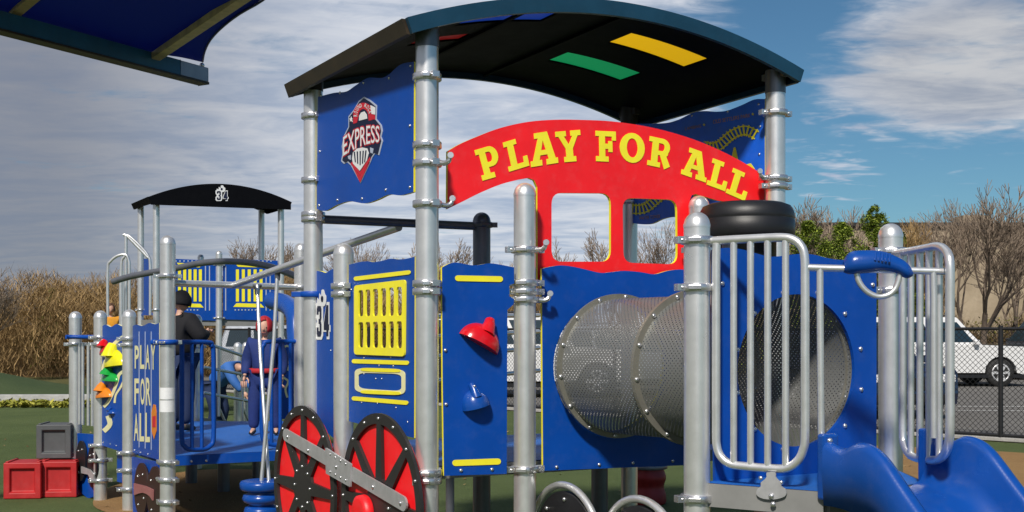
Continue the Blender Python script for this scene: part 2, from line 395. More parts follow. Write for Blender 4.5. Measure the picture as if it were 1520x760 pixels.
sheet('play_turf', [(-30, -20), (9, -20), (9, 14), (7.75, 17.0), (5.94, 18.6), (.2, 23.8), (-8.6, 31.6), (-9.5, 25.2), (-30, 25.6)], -.004, TURF)
sheet('tan_surfacing', smooth([(-4.1, 11.2), (-3.55, 10.35), (-2.6, 9.3), (-1.5, 8.9), (-.9, 9.9), (-1.2, 11.6), (-2.0, 13.2), (-3.6, 13.9), (-4.3, 12.6)], 5, True), .004, TAN)
sheet('tan_path', smooth([(2.2, 9.5), (4.0, 9.0), (8.5, 12.8), (7.6, 15.1), (6.0, 16.4), (4.2, 16.8), (3.4, 14.6), (2.6, 12)], 5, True), .004, TAN)
sheet('parking_lot', [(9.3, 15.9), (70, 10), (90, 44), (-12, 44), (-12, 35.4), (5.99, 19.05)], .004, ASPH)
# concrete kerb under the fence
def strip(name, a, b, w, h, m, z0=0):
    a, b = Vector(a), Vector(b); d = (b-a); L = d.length; an = math.atan2(d.y, d.x); mb = MB()
    mb.box(((a.x+b.x)/2, (a.y+b.y)/2, z0+h/2), (L, w, h), Matrix.Rotation(an, 3, 'Z')); return struct(mb.build(name, m, bevel=.01))
strip('fence_kerb', (9.9, 15.35, 0), (-8.6, 32.1, 0), .3, .06, CONC)
WHP = mat('worn_white_line', (.6, .6, .58), .8, var=.2, nscale=12)
for (a, b) in (((7.3, 24.2), (14, 23.6)), ((4.5, 25.6), (22, 24.6))):
    a, b = Vector((*a, 0)), Vector((*b, 0)); d = (b-a).normalized(); n = Vector((-d.y, d.x, 0))*.06
    mb = MB(); mb.add([p+Vector((0, 0, .009)) for p in (a-n, b-n, b+n, a+n)], [(0, 1, 2, 3)]); struct(mb.build('parking_line', WHP))
# grass mound and brush slope on the left
def hill(name, fn, x0, x1, y0, y1, nx, ny, m):
    mb = MB(); vs = []
    for j in range(ny+1):
        for i in range(nx+1):
            x = x0+(x1-x0)*i/nx; y = y0+(y1-y0)*j/ny; vs.append((x, y, fn(x, y)))
    mb.add(vs, [(j*(nx+1)+i, j*(nx+1)+i+1, (j+1)*(nx+1)+i+1, (j+1)*(nx+1)+i) for j in range(ny) for i in range(nx)], 0, True)
    return struct(mb.build(name, m))
hill('grass_mound', lambda x, y: -.05+.78*math.exp(-((x+15.6)/2.9)**2-((y-31)/2.6)**2), -26, -8, 25.8, 37, 40, 24, MOUND)
hill('brush_slope', lambda x, y: -.1+2.0*(1/(1+math.exp(-(y-50)/2.6)))*(1+.12*math.sin(x*.3)+.08*math.sin(x*.9+y))*(1/(1+math.exp((x-3)/2.5))), -70, 12, 40, 75, 70, 24, BRUSH)
strip('edge_kerb', (-30, 25.5, 0), (-8.9, 26.6, 0), .24, .20, mat('white_worn_kerb', (.40, .40, .39), .8, var=.2, nscale=6, bump=.2, bscale=20))

# weeds strip in front of the kerb
def leafmesh(name, n, fn, size, m, kind='stuff', label=None, cat=None, parent=None):
    mb = MB(); vs = []; fs = []
    for i in range(n):
        p, sc = fn(i); a = random.random()*6.28; t = random.uniform(-.9, .9); s = size*sc*random.uniform(.6, 1.3)
        d = Vector((math.cos(a), math.sin(a), t)).normalized()*s; w = Vector((-math.sin(a), math.cos(a), random.uniform(-.6, .6)))*s*.45
        o = len(vs); p = Vector(p); vs += [p-d*.5, p+w*.5, p+d*.5, p-w*.5]; fs.append((o, o+1, o+2, o+3))
    mb.v = vs; mb.f = fs; mb.m = [0]*n; mb.sm = [False]*n
    o = mb.build(name, m, parent)
    if parent is None: props(o, label, cat, None, kind)
    return o
def leafmat(name, c1, c2, c3=None):
    m = bpy.data.materials.new(name); m.use_nodes = True; nt = m.node_tree; b = nt.nodes['Principled BSDF']; N = nt.nodes.new; L = nt.links.new
    g = N('ShaderNodeNewGeometry'); cr = N('ShaderNodeValToRGB'); L(g.outputs['Random Per Island'], cr.inputs[0])
    cr.color_ramp.elements[0].color = (*c1, 1); cr.color_ramp.elements[1].color = (*c2, 1)
    if c3: e = cr.color_ramp.elements.new(.5); e.color = (*c3, 1)
    L(cr.outputs[0], b.inputs['Base Color']); b.inputs['Roughness'].default_value = .8; b.inputs['Specular IOR Level'].default_value = .15
    return m
WEED = leafmat('yellow_green_weeds', (.26, .25, .03), (.48, .44, .08), (.18, .19, .03))
TWIG = leafmat('brown_twigs', (.17, .11, .05), (.46, .31, .145), (.30, .20, .09))
GTWIG = leafmat('grey_twigs', (.15, .115, .09), (.38, .30, .23))
CEDAR = leafmat('cedar_green', (.06, .11, .02), (.36, .42, .06), (.20, .27, .04))
OLIVE = leafmat('olive_leaves', (.10, .11, .025), (.30, .26, .07), (.18, .17, .04))
leafmesh('roadside_weeds', 9000, lambda i: (lambda t: ((-30+t*21.3, 24.45+t*1.1+random.uniform(-.55, .55), random.random()*.12), 1))(random.random()), .16, WEED, 'stuff', 'low yellow green weeds growing in a strip along the grey kerb', 'weeds')

def leaf_litter():
    rnd = random.Random(5); mb = MB()
    for i in range(420):
        x = rnd.uniform(-9, 8); y = rnd.uniform(8.5, 22); a = rnd.random()*6.28; q = rnd.uniform(.018, .045); c = Vector((x, y, .008))
        d = Vector((math.cos(a), math.sin(a), .25))*q; w = Vector((-math.sin(a), math.cos(a), .1))*q*.5; mb.add([c-d*.5, c+w, c+d+Vector((0, 0, .006)), c-w], [(0, 1, 2, 3)])
    props(mb.build('fallen_leaves', leafmat('dry_leaves', (.12, .07, .03), (.38, .26, .12))), 'dry brown leaves scattered over the green play turf', 'leaves', None, 'stuff')
leaf_litter()
# thicket ---------------------------------------------------------------
def thicket(name, n, x0, x1, y0, y1, hfn, m, label, leaf=.0):
    vs = []; fs = []
    for i in range(n):
        x = random.uniform(x0, x1); y = random.uniform(y0, y1); hh = hfn(x, y)
        z = (random.random()**.8)*hh; L = random.uniform(.25, .8)*(1 if z < hh*.8 else .7); a = random.random()*6.28; t = random.uniform(.25, 1.3)
        d = Vector((math.cos(a)*.8, math.sin(a)*.8, t)).normalized()*L; w = Vector((-math.sin(a), math.cos(a), 0))*random.uniform(.006, .019)
        p = Vector((x, y, z-.15)); q = p+d*.55+Vector((random.uniform(-.1, .1), random.uniform(-.1, .1), random.uniform(-.05, .05)))
        o = len(vs); vs += [p-w, p+w, q+w*.6, q-w*.6, p+d]; fs += [(o, o+1, o+2, o+3), (o+3, o+2, o+4)]
        o = len(vs); e = q+Vector((random.uniform(-.35, .35), random.uniform(-.3, .3), random.uniform(.1, .4))); vs += [q-w*.5, q+w*.5, e]; fs.append((o, o+1, o+2))
    mb = MB(); mb.v = vs; mb.f = fs; mb.m = [0]*len(fs); mb.sm = [False]*len(fs)
    return props(mb.build(name, m), label, 'thicket', None, 'stuff')
def hl(x, y): return 3.05+.45*math.sin(x*.7+1)+.35*math.sin(x*1.9+y*.4)+.25*math.sin(x*4.3)+(y-42)*.06
thicket('brush_thicket', 115000, -31, 3, 40, 50, hl, TWIG, 'dense brown leafless thicket filling the far left behind the turf')
def hr(x, y): return 2.7+.9*math.sin(x*.45+2)+.6*math.sin(x*1.3)
thicket('brush_thicket', 24000, 13, 37, 43, 47, hr, TWIG, 'tangled yellow brown undergrowth between the parked cars and the beige wall')
leafmesh('undergrowth_leaves', 9000, lambda i: (lambda x: ((x, random.uniform(42.6, 46), (random.random()**1.2)*1.7*(1+.3*math.sin(x*1.1))), 1))(random.uniform(13, 34)), .16, OLIVE, 'stuff', 'olive green undergrowth leaves low in front of the beige wall', 'undergrowth')

# bare trees --------------------------------------------------------------
def tree_mesh(h, spread, seed, thick=.11, levels=5, dense=3):
    rnd = random.Random(seed); tr = MB(); tw = MB(); vs = tw.v; fs = tw.f
    def grow(p, d, L, r, lv):
        pts = [p]; n = 3; q = p.copy(); dd = d.copy()
        for i in range(n):
            dd = (dd+Vector((rnd.uniform(-1, 1), rnd.uniform(-1, 1), rnd.uniform(-.3, .6)))*.16).normalized(); q = q+dd*L/n; pts.append(q.copy())
        rs = [r*(1-.38*i/n) for i in range(n+1)]
        if lv >= levels-2: tr.tube(pts, rs, 6 if lv == levels else 4, False)
        else:
            for i in range(n):
                a, b = pts[i], pts[i+1]; w = (b-a).cross(Vector((0, 1, 0))).normalized()*max(rs[i], .008); w2 = (b-a).cross(Vector((1, 0, 0))).normalized()*max(rs[i], .008)
                o = len(vs); vs.extend([a-w, a+w, b+w*.7, b-w*.7, a-w2, a+w2, b+w2*.7, b-w2*.7]); fs.extend([(o, o+1, o+2, o+3), (o+4, o+5, o+6, o+7)])
        if lv == 0: return
        for k in range(dense if lv > 1 else dense+1):
            i = rnd.choice([1, 2, 2, 3, 3]); a = rnd.uniform(0, 6.28); sp = rnd.uniform(.35, .85)*spread
            nd = (dd+Vector((math.cos(a), math.sin(a), rnd.uniform(-.1, .35)))*sp).normalized()
            grow(pts[i], nd, L*rnd.uniform(.55, .8), rs[i]*.62, lv-1)
        grow(pts[-1], dd, L*.7, rs[-1]*.85, lv-1)
    grow(Vector((0, 0, -.1)), Vector((rnd.uniform(-.1, .1), rnd.uniform(-.1, .1), 1)).normalized(), h*.36, thick, levels)
    tw.m = [0]*len(fs); tw.sm = [False]*len(fs); zz = max(v.z for v in tw.v)
    return tr, tw, zz
_treelib = []
BARK = mat('bark', (.16, .12, .09), .9, var=.3, nscale=10, bump=.5, bscale=30)
for k, (sp, seed) in enumerate(((.9, 3), (1.05, 11), (.8, 23))): _treelib.append(tree_mesh(5.0, sp, seed))
_tm = {}
def bare_tree(x, y, h, k, label, m=None, group='bare trees standing above the brush'):
    m = m or GTWIG; tr, tw, zz = _treelib[k]; root = thing('bare_tree', (x, y, 0), label, 'tree', group, rz=random.random()*6.28)
    if (k, m.name) not in _tm:
        a = tr.build('trunk', BARK, None); b = tw.build('crown', m, None); _tm[(k, m.name)] = (a.data, b.data); bpy.data.objects.remove(a); bpy.data.objects.remove(b)
    for nm, me in zip(('trunk', 'crown'), _tm[(k, m.name)]):
        o = bpy.data.objects.new(nm, me); link(o, root)
    root.scale = (h/zz,)*3; return root
def bt(px, D, ytop, k, label, m=None): return bare_tree((px-760)/F*D, D, H+(HY-ytop)/F*D, k, label, m)
bt(-25, 38, 392, 0, 'bare grey tree whose twigs reach in at the left edge above the brush')
bt(85, 46, 408, 1, 'low spreading bare tree left of the pair of dark topped silver posts', TWIG)
bt(160, 46, 402, 2, 'thin bare tree behind the hooped silver handrails', TWIG)
bt(262, 47, 398, 0, 'reddish bare tree behind the far yellow barred panel', TWIG)
bt(365, 46, 350, 1, 'pale bare tree rising over the far blue and yellow panel')
bt(420, 48, 356, 2, 'bare tree between the far roof post and the silver train post')
bt(545, 46, 350, 2, 'bare tree seen under the blue emblem banner')
bt(600, 46, 362, 0, 'low bare tree behind the dark horizontal bar', TWIG)
bt(672, 47, 352, 1, 'bare tree in the gap left of the dark domed post')
bt(745, 46, 378, 2, 'small bare tree just left of the silver domed post', TWIG)
bt(848, 44, 348, 0, 'bare tree framed by the left window of the red panel')
bt(895, 46, 338, 1, 'taller bare tree at the right side of the left red window')
bt(975, 44, 330, 2, 'bare tree framed by the right window of the red panel')
bt(1195, 52, 290, 1, 'tall bare tree just right of the black drum')
bt(1262, 54, 300, 0, 'reddish bare tree rising behind the dark green cedars')
bt(1345, 42, 318, 2, 'bare tree against the wall above the right silver barrier', TWIG)
bt(1462, 41, 272, 0, 'tallest bare tree crossing the wall and the rooftop unit')

bt(1438, 42.5, 288, 2, 'wispy bare tree left of the tallest one, crossing the rooftop unit')
bt(1505, 43, 312, 1, 'wispy bare tree between the tallest bare tree and the right edge')
bt(1375, 43, 300, 0, 'slender bare tree above the right silver barrier')
bt(1225, 52, 306, 2, 'bare tree between the black drum and the pointed cedar')
def cedar(px, D, ytop, wid, seed, label):
    rnd = random.Random(seed); x = (px-760)/F*D; h = H+(HY-ytop)/F*D
    root = thing('cedar_tree', (x, D, 0), label, 'tree', 'dark green cedars before the building')
    t = MB(); t.tube([(x, D, 0), (x+.05, D, h*.5), (x, D, h*.92)], [.16, .1, .02], 8); t.build('trunk', BARK, root)
    cl = []
    for i in range(110):
        z = rnd.uniform(.05, 1)**.8; r = wid*(1-z)**.7*rnd.uniform(.3, 1.05); a = rnd.random()*6.28
        cl.append((x+r*math.cos(a), D+r*math.sin(a), z*h, wid*rnd.uniform(.12, .26)*(1.15-z)))
    def fn(i):
        c = cl[i % 110]; v = Vector((rnd.gauss(0, 1), rnd.gauss(0, 1), rnd.gauss(0, 1.2)))*c[3]*.6
        return ((c[0]+v.x, c[1]+v.y, max(.1, min(h, c[2]+v.z))), 1)
    leafmesh('crown', 24000, fn, .085, CEDAR, parent=root); return root
cedar(1200, 40, 328, 2.6, 1, 'dark green cedar just right of the black drum')
cedar(1250, 41, 330, 2.5, 2, 'middle cedar above the blue tunnel panel')
cedar(1298, 41, 303, 1.9, 3, 'tallest pointed cedar left of the silver post beside the slide')
cedar(1338, 43, 345, 1.6, 4, 'low cedar half hidden behind the domed post by the slide')
cedar(78, 45, 428, 1.0, 5, 'small green tree amid the brown brush at the far left')

# beige building -----------------------------------------------------------
WALL = ground_mat('beige_stained_wall', [(.36, .29, .20), (.44, .36, .26), (.24, .19, .13)], [.25, 1.3], .3, 6, .9)
b = thing('warehouse', (30, 66, 0), 'long beige flat roofed building behind the bare trees on the right', 'building')
mb = MB(); mb.box((36, 66, 3.28), (48, 24, 6.56)); mb.build('wall', WALL, b)
mb = MB(); mb.box((36, 66, 6.66), (48.4, 24.4, .18)); mb.build('roof_edge', MIDBLK, b)
mb = MB(); mb.box(((1443-760)/F*58, 58, 7.1), (1.35, 1.2, .70)); mb.build('rooftop_unit', WALL, b)

# chain link fence -----------------------------------------------------------
FA, FB = Vector((9.7, 15.36, 0)), Vector((-8.4, 31.9, 0))
fd = (FB-FA).normalized(); FL = (FB-FA).length
fn_ = thing('chain_link_fence', FA, 'black chain link fence between the play area and the parked cars', 'fence')
mb = MB(); mb.uv = []
vs = [FA+Vector((0, 0, .06)), FB+Vector((0, 0, .06)), FB+Vector((0, 0, 1.70)), FA+Vector((0, 0, 1.70))]
mb.add(vs, [(0, 1, 2, 3)]); mb.uv = [(0, .06), (FL, .06), (FL, 1.7), (0, 1.7)]; mb.build('mesh', CHAIN, fn_)
for z in (1.71, .09): MB().tube([FA+Vector((0, 0, z)), FB+Vector((0, 0, z))], .024, 8).build('rail', BLACK, fn_)
t0 = (Vector((727/F*17.46, 17.46, 0))-FA).length
for k in range(-1, 10):
    t = t0+k*2.45
    if 0 < t < FL: p = FA+fd*t; MB().tube([p, p+Vector((0, 0, 1.76))], .036, 10).build('post', BLACK, fn_)

# ================================================================= CARS
GLASS = mat('dark_car_glass', (.015, .03, .04), .06, var=.05, spec=.8)
CHROME = mat('wheel_alloy', (.6, .6, .61), .35, metal=.3)
LAMP = mat('clear_lamp', (.7, .7, .72), .1); TAIL = mat('red_lamp', (.4, .01, .01), .15)
def car(name, loc, rz, paint, label, group, suv=True, L=4.9, Wd=1.95, Ht=1.85, plate=False):
    root = thing(name, loc, label, 'car', group, rz)
    h = Ht; r = .42 if suv else .33; wx = (-L*.30, L*.31); zb = .30; belt = h*.60
    def arch(x):
        return [(x+(r+.07)*math.cos(R(a)), r+(r+.07)*math.sin(R(a))) for a in range(180, -1, -20)]
    prof = [(-L/2+.06, zb)]+[p for p in arch(wx[0]) if p[1] >= zb]+[p for p in arch(wx[1]) if p[1] >= zb]+[(L/2-.05, zb), (L/2, .5), (L/2-.03, belt*.86), (L/2-.16, belt*.95), (L*.22, belt), (-L/2+.08, belt), (-L/2, belt*.8), (-L/2, .5)]
    class LP:
        def w(s, a, z, o=0): return Vector((a, o, z))
    mb = MB(); poly(mb, LP(), [prof], Wd); mb.build('body', paint, root, bevel=.06, local=True)
    # cabin
    c0 = (-L/2+(.12 if suv else .7), belt-.02, L*.22); c1 = (-L/2+(.34 if suv else 1.15), h, L*.09)
    y0, y1 = Wd/2-.05, Wd/2-.24
    def cab(zz0, zz1, xs0, xs1, ya, yb): return [(xs0[0], -ya, zz0), (xs0[1], -ya, zz0), (xs0[1], ya, zz0), (xs0[0], ya, zz0), (xs1[0], -yb, zz1), (xs1[1], -yb, zz1), (xs1[1], yb, zz1), (xs1[0], yb, zz1)]
    fs = [(0, 1, 5, 4), (1, 2, 6, 5), (2, 3, 7, 6), (3, 0, 4, 7), (4, 5, 6, 7)]
    mb = MB(); mb.add(cab(c0[1], h, (c0[0], c0[2]), (c1[0], c1[2]), y0, y1), fs); cb = mb.build('cabin', paint, root, bevel=.05, local=True)
    # windows: side glass in three panes, windscreen, rear glass
    def pane(a0, a1, s):
        def pt(a, t):
            xb = c0[0]+(c0[2]-c0[0])*a; xt = c1[0]+(c1[2]-c1[0])*a; return Vector((xb+(xt-xb)*t, s*(y0+(y1-y0)*t+.006), c0[1]+(h-c0[1])*t))
        q = [pt(a0, .12), pt(a1, .12), pt(a1, .82), pt(a0, .82)]; m2 = MB(); m2.add(q, [(0, 1, 2, 3)]); m2.build('window', GLASS, root, local=True)
    for s in (-1, 1):
        for a0, a1 in ((.06, .30), (.33, .62), (.65, .95)): pane(a0, a1, s)
    for xb, xt, s in ((c0[2], c1[2], 1), (c0[0], c1[0], -1)):
        q = [Vector((xb+(xt-xb)*t+s*.008, y*(y0+(y1-y0)*t-.1), c0[1]+(h-c0[1])*t)) for y, t in ((-1, .1), (1, .1), (1, .86), (-1, .86))]
        m2 = MB(); m2.add(q, [(0, 1, 2, 3)]); m2.build('windscreen' if s > 0 else 'rear_window', GLASS, root, local=True)
    for wxx in wx:
        for s in (-1, 1):
            wc = Vector((wxx, s*(Wd/2-.12), r)); tm = MB(); tm.lathe(wc, [(r*.62, -.11), (r*.93, -.11), (r, -.07), (r, .07), (r*.93, .11), (r*.62, .11)], 28, Vector((0, s, 0))); w = tm.build('wheel', RUBBER, root, local=True)
            rm = MB(); rm.lathe(wc, [(r*.66, .105), (r*.66, .122), (r*.56, .122), (r*.56, .105)], 28, Vector((0, s, 0)))
            for k in range(6):
                a = k*math.pi/3; rm.box(wc+Vector((math.cos(a)*r*.32, s*.115, math.sin(a)*r*.32)), (r*.60, .02, .075), Matrix.Rotation(-a, 3, 'Y'))
            rm.build('rim', CHROME, w, local=True)
    for s in (-1, 1):
        MB().box((L/2-.10, s*(Wd/2-.25), belt*.76), (.2, .42, .16)).build('headlight', LAMP, root, bevel=.03, local=True)
        MB().box((-L/2+.03, s*(Wd/2-.12), belt*.82), (.1, .16, .34)).build('tail_light', TAIL, root, bevel=.03, local=True)
        MB().box((L*.17, s*(Wd/2+.08), belt+.08), (.14, .2, .15)).build('mirror', paint, root, bevel=.03, local=True)
    MB().box((L/2-.01, 0, belt*.66), (.06, Wd*.5, .24)).build('grille', BLACK, root, bevel=.02, local=True)
    MB().box((0, 0, zb+.02), (L-.7, Wd-.02, .10)).build('sill', BLACK, root, local=True)
    MB().box((L/2-.0, 0, .42), (.1, Wd*.9, .14)).build('bumper', BLACK, root, bevel=.02, local=True)
    if suv:
        for s in (-1, 1): MB().tube([(c1[0]+.25, s*(y1-.08), h+.05), (c1[2]-.2, s*(y1-.08), h+.05)], .02, 6).build('roof_rail', BLACK, root, local=True)
    return root
PW = mat('white_car_paint', (.72, .72, .72), .25, var=.02, coat=.6); PN = mat('navy_car_paint', (.01, .018, .05), .2, coat=.8); PK = mat('charcoal_car_paint', (.03, .033, .04), .2, coat=.8); PS = mat('silver_car_paint', (.4, .42, .45), .25, metal=.5, coat=.5)
cg = 'cars parked beyond the fence'
car('parked_car', (12.75, 35.0, 0), R(3), PW, 'white estate car seen side on through the fence at the far right', cg, True, 5.6, 2.08, 2.08)
car('parked_car', (18.8, 40.0, 0), R(-170), PK, 'dark four wheel drive parked behind the nose of the white car at the right edge', cg, True, 5.2, 2.0, 2.08)
car('parked_car', (7.15, 23.6, 0), R(-82), PN, 'dark blue car facing the fence behind the domed post by the slide', cg, True, 4.5, 1.85, 1.72)
car('parked_car', (3.3, 30.4, 0), R(4), PS, 'silver car parked behind the blue tunnel', cg, True, 4.8, 1.9, 1.8)
car('parked_van', (.35, 29.4, 0), R(2), PW, 'white van glimpsed through the gaps beside the silver post with four clamps', cg, True, 5.6, 2.0, 2.1)
car('parked_car', (-6.9, 36.4, 0), R(8), PS, 'pale car on the far side of the fence behind the railings of the blue deck', cg, True, 4.8, 1.9, 1.85)

# ================================================================= MAIN TRAIN STRUCTURE
MAINORG = G(779, 6.57)
main = thing('train_play_structure', MAINORG, 'large play structure shaped as a train with a mesh crawl tunnel and an arched roof', 'play structure')
p1, p0, p5, p6 = G(634, 6.29), G(465, 7.68), G(1151, 7.43), G(934, 8.8)
p2, p9, p7, p8 = G(779, 6.57), G(1037.5, 7.15), G(510, 7.25), G(715, 8.26)
p3, p4 = G(1034.5, 5.54), G(1322, 6.14)
pA, pB = Vector((1.43, 5.21, 0)), Vector((1.99, 5.50, 0))
LF = Plane(p1, p5); LB = Plane(p0, p6); LT = Plane(p0, p1); LR = Plane(p6, p5); LH = Plane(p3, p4)
def hook(a): return a
post(main, 634, 6.29, 3.30, [(115, 300), (216, 300), (243, 300, -25), (303, 300, 20), (421, 300), (433, 300, 22), (701, 240), (713, 240)], dome=False)
post(main, 465, 7.68, 3.35, [(173, 300), (268, 300), (319, 300), (326, 300)], dome=False)
cl = post(main, 1151, 7.43, 3.285, [(168, 200), (265, 200, 215), (277, 200)], dome=False)
post(main, 934, 8.8, 3.30, [(300, 200)], dome=False)
post(main, 779, 6.57, 2.535, [(371, 200, -35), (420, 200, 200), (433, 200), (445, 200, 5), (696, 200)])
post(main, 1037.5, 7.15, 2.53, [(372, 200)])
post(main, 510, 7.25, 2.24, [(425, 290), (437, 290)])
post(main, 715, 8.26, 2.54, [(334, 0)], m=DKMET, cm=DKMET)  # dark metal paints the roof's shade onto this post
post(main, 1034.5, 5.54, 2.262, [(357, 200), (427, 200), (739, 200)])
post(main, 1322, 6.14, 2.262, [(373, 200), (431, 200)])
post(main, 890, 8.73, .90, [], m=DKMET, dome=False)
post(main, 447, 10.5, 2.49, [(427, 200)])
post(main, 668, 9.6, .9, [], m=DKMET, dome=False, r=.036)
# P0's blue clamp collar
mb = MB(); mb.lathe((p0.x, p0.y, H-(437-HY)/F*p0.y), [(.0645, -.02), (.085, -.018), (.09, 0), (.085, .018), (.0645, .02)], 24); mb.box(Vector((p0.x-.1, p0.y-.02, H-(437-HY)/F*p0.y)), (.08, .04, .035)); mb.build('clamp', BLUE, main, bevel=.003)

# roof ---------------------------------------------------------------------
def arch_roof(parent, fA, fB, rA, rB, zE, rise, th, label, wings, cells=None, gable=None, mats=None, ns=36, zEr=None, zR=0):
    """lofted arched roof: front edge fA-fB, rear edge rA-rB, eave height zE, rise at mid"""
    mats = mats or (ROOFB, TEAL); nt_ = 12
    def pt(f, t, o):
        a = fA.lerp(fB, f); b = rA.lerp(rB, f); p = a.lerp(b, t); z = zE+zR*f+rise*(1-abs(2*f-1)**2.0)
        dz = -rise*2*2*(2*f-1)*1.0/((fB-fA).length)
        nrm = 1/math.sqrt(1+dz*dz); d = (fB-fA).normalized()
        return Vector((p.x, p.y, z))+Vector((-d.x*dz*nrm, -d.y*dz*nrm, nrm))*o
    cells = cells or []
    def incell(f, t):
        for (f0, f1, t0_, t1_, m) in cells:
            if f0 < f < f1 and t0_ < t < t1_: return True
        return False
    fs = sorted(set([i/ns for i in range(ns+1)]+[c[k] for c in cells for k in (0, 1)])); ts = sorted(set([i/nt_ for i in range(nt_+1)]+[c[k] for c in cells for k in (2, 3)]))
    mb = MB()
    for i in range(len(fs)-1):
        for j in range(len(ts)-1):
            f0, f1, t0_, t1_ = fs[i], fs[i+1], ts[j], ts[j+1]
            if incell((f0+f1)/2, (t0_+t1_)/2): continue
            for o in (.012, -.012):
                mb.add([pt(f0, t0_, o), pt(f1, t0_, o), pt(f1, t1_, o), pt(f0, t1_, o)], [(0, 1, 2, 3)], 0)
    r = props(mb.build('roof', mats[0], parent), label)
    bmm = bmesh.new(); bmm.from_mesh(r.data); bmesh.ops.remove_doubles(bmm, verts=bmm.verts, dist=1e-4); bmesh.ops.recalc_face_normals(bmm, faces=bmm.faces); bmm.to_mesh(r.data); bmm.free()
    for p in r.data.polygons: p.use_smooth = True
    for (f0, f1, t0_, t1_, m) in cells:
        c = MB(); k = 8
        for i in range(k):
            a, b_ = f0+(f1-f0)*i/k, f0+(f1-f0)*(i+1)/k
            c.add([pt(a, t0_, 0), pt(b_, t0_, 0), pt(b_, t1_, 0), pt(a, t1_, 0)], [(0, 1, 2, 3)], 0, True)
        c.build('skylight', m, r)
    # fascia beams along the four edges
    def beam(P_, nm, m, w=.03):
        c = MB(); n = len(P_)
        vs = []
        for q, d in P_: vs += [q[0]+d*w/2, q[1]+d*w/2, q[1]-d*w/2, q[0]-d*w/2]
        fa = [(i*4+k, i*4+(k+1) % 4, (i+1)*4+(k+1) % 4, (i+1)*4+k) for i in range(n-1) for k in range(4)]+[(0, 1, 2, 3), (4*n-1, 4*n-2, 4*n-3, 4*n-4)]
        c.add(vs, fa); return c.build(nm, m, r)
    for t, dr in ((-.012, -1), (1.012, 1)):
        d = (rA-fA).normalized()
        beam([((pt(f/ns, t, th*.35), pt(f/ns, t, -th*.65)), d) for f in range(ns+1)], 'fascia', mats[1])
    for f in (0, 1):
        d = (fB-fA).normalized()
        beam([((pt(f, t/8, th*.35), pt(f, t/8, -th*.65)), d) for t in range(9)], 'eave_beam', BROWNLIT if f == 0 and mats[1] is TEAL else mats[1])  # left eave gets the lit brown as its colour, the others stay plain
    # two ribs beneath
    for f in (.28, .52):
        d = (fB-fA).normalized()
        beam([((pt(f, t/8, -.014), pt(f, t/8, -.03)), d) for t in range(9)], 'rib', mats[0], .02)
    return r, pt
u_ = LF.u; v_ = Vector((p0.x-p1.x, p0.y-p1.y)).normalized()
RF = Plane(p1, p5, .12); 
fa = RF.px(603, 45); fb = RF.px(1186, 112)
fA = RF.w(fa[0], 0); fB = RF.w(fb[0], 0)
RB = Plane(p0, p6, -.14)
ra = RB.px(427, 112); rb = RB.px(950, 170)
rA = RB.w(ra[0], 0); rB = RB.w(rb[0], 0)
zl = RF.px(603, 36)[1]; zr_ = RF.px(1188, 112)[1]
print('ROOF', fa, fb, ra, rb, 'z', zl, zr_, RB.px(427, 112)[1], RB.px(950, 168)[1])
zE = (zl+zr_)/2
cells = [(.615, .835, .19, .34, SKY_Y), (.585, .80, .53, .68, SKY_G), (.17, .38, .08, .20, SKY_B), (.14, .27, .36, .46, SKY_R)]
roof, RPT = arch_roof(main, fA, fB, rA, rB, zl, RF.px(824, -2)[1]-zE, .085, 'dark arched roof with coloured skylights', None, cells, zR=zr_-zl)
# black sleeve brackets at the tops of the posts
for p, zt, ze in ((p1, 3.30, 3.40), (p0, 3.35, 3.39), (p5, 3.285, 3.395), (p6, 3.30, 3.40)):
    mb = MB(); mb.lathe((p.x, p.y, 0), [(.066, zt-.06), (.067, zt+.03), (.067, ze)], 24); mb.box((p.x, p.y, (zt+ze)/2+.015), (.05, .20, ze-zt-.04), Matrix.Rotation(math.atan2(v_.y, v_.x)+R(90), 3, 'Z')); mb.build('post_bracket', MIDBLK if p in (p0, p6) else DKMET, main)

# emblem banner P0-P1 -------------------------------------------------------
BL_ = LT
top = smooth([(617, 92), (597, 96), (579, 111), (568, 116), (548, 116), (530, 127), (516, 136), (498, 138), (474, 144)], 5)
bot = smooth([(472, 310), (485, 313), (503, 304), (521, 299), (543, 302), (561, 297), (579, 289), (597, 290), (616, 285)], 5)
ban = panel('banner', BL_, [P(BL_, top+bot)], (BLUE, YEL), main, label='blue wavy banner with a white and red train emblem')
pbolts(BL_, [(479, 142), (507, 138), (542, 123), (580, 116), (612, 98), (477, 225), (476, 305), (503, 297), (540, 295), (575, 282), (611, 278), (611, 187)], ban, r=.009)
def eb(pts, sx=0, sy=0): return [(500+a/5.43, 140+b/5.43) for a, b in pts]
sh = [(235, 20), (285, 48), (338, 92), (334, 200), (375, 250), (384, 300), (374, 345), (386, 380), (357, 492), (322, 480), (300, 512), (290, 540), (205, 718), (128, 575), (98, 548), (72, 562), (48, 540), (60, 480), (54, 420), (70, 338), (108, 262), (108, 180), (150, 128), (192, 55)]
decal('emblem_border', BL_, [P(BL_, eb(sh))], GREYP, ban, .011)
c_ = (218, 330)
sh2 = [(c_[0]+(a-c_[0])*.93, c_[1]+(b_-c_[1])*.96) for a, b_ in sh]
decal('emblem_field', BL_, [P(BL_, eb(sh2))], NAVY, ban, .0125)
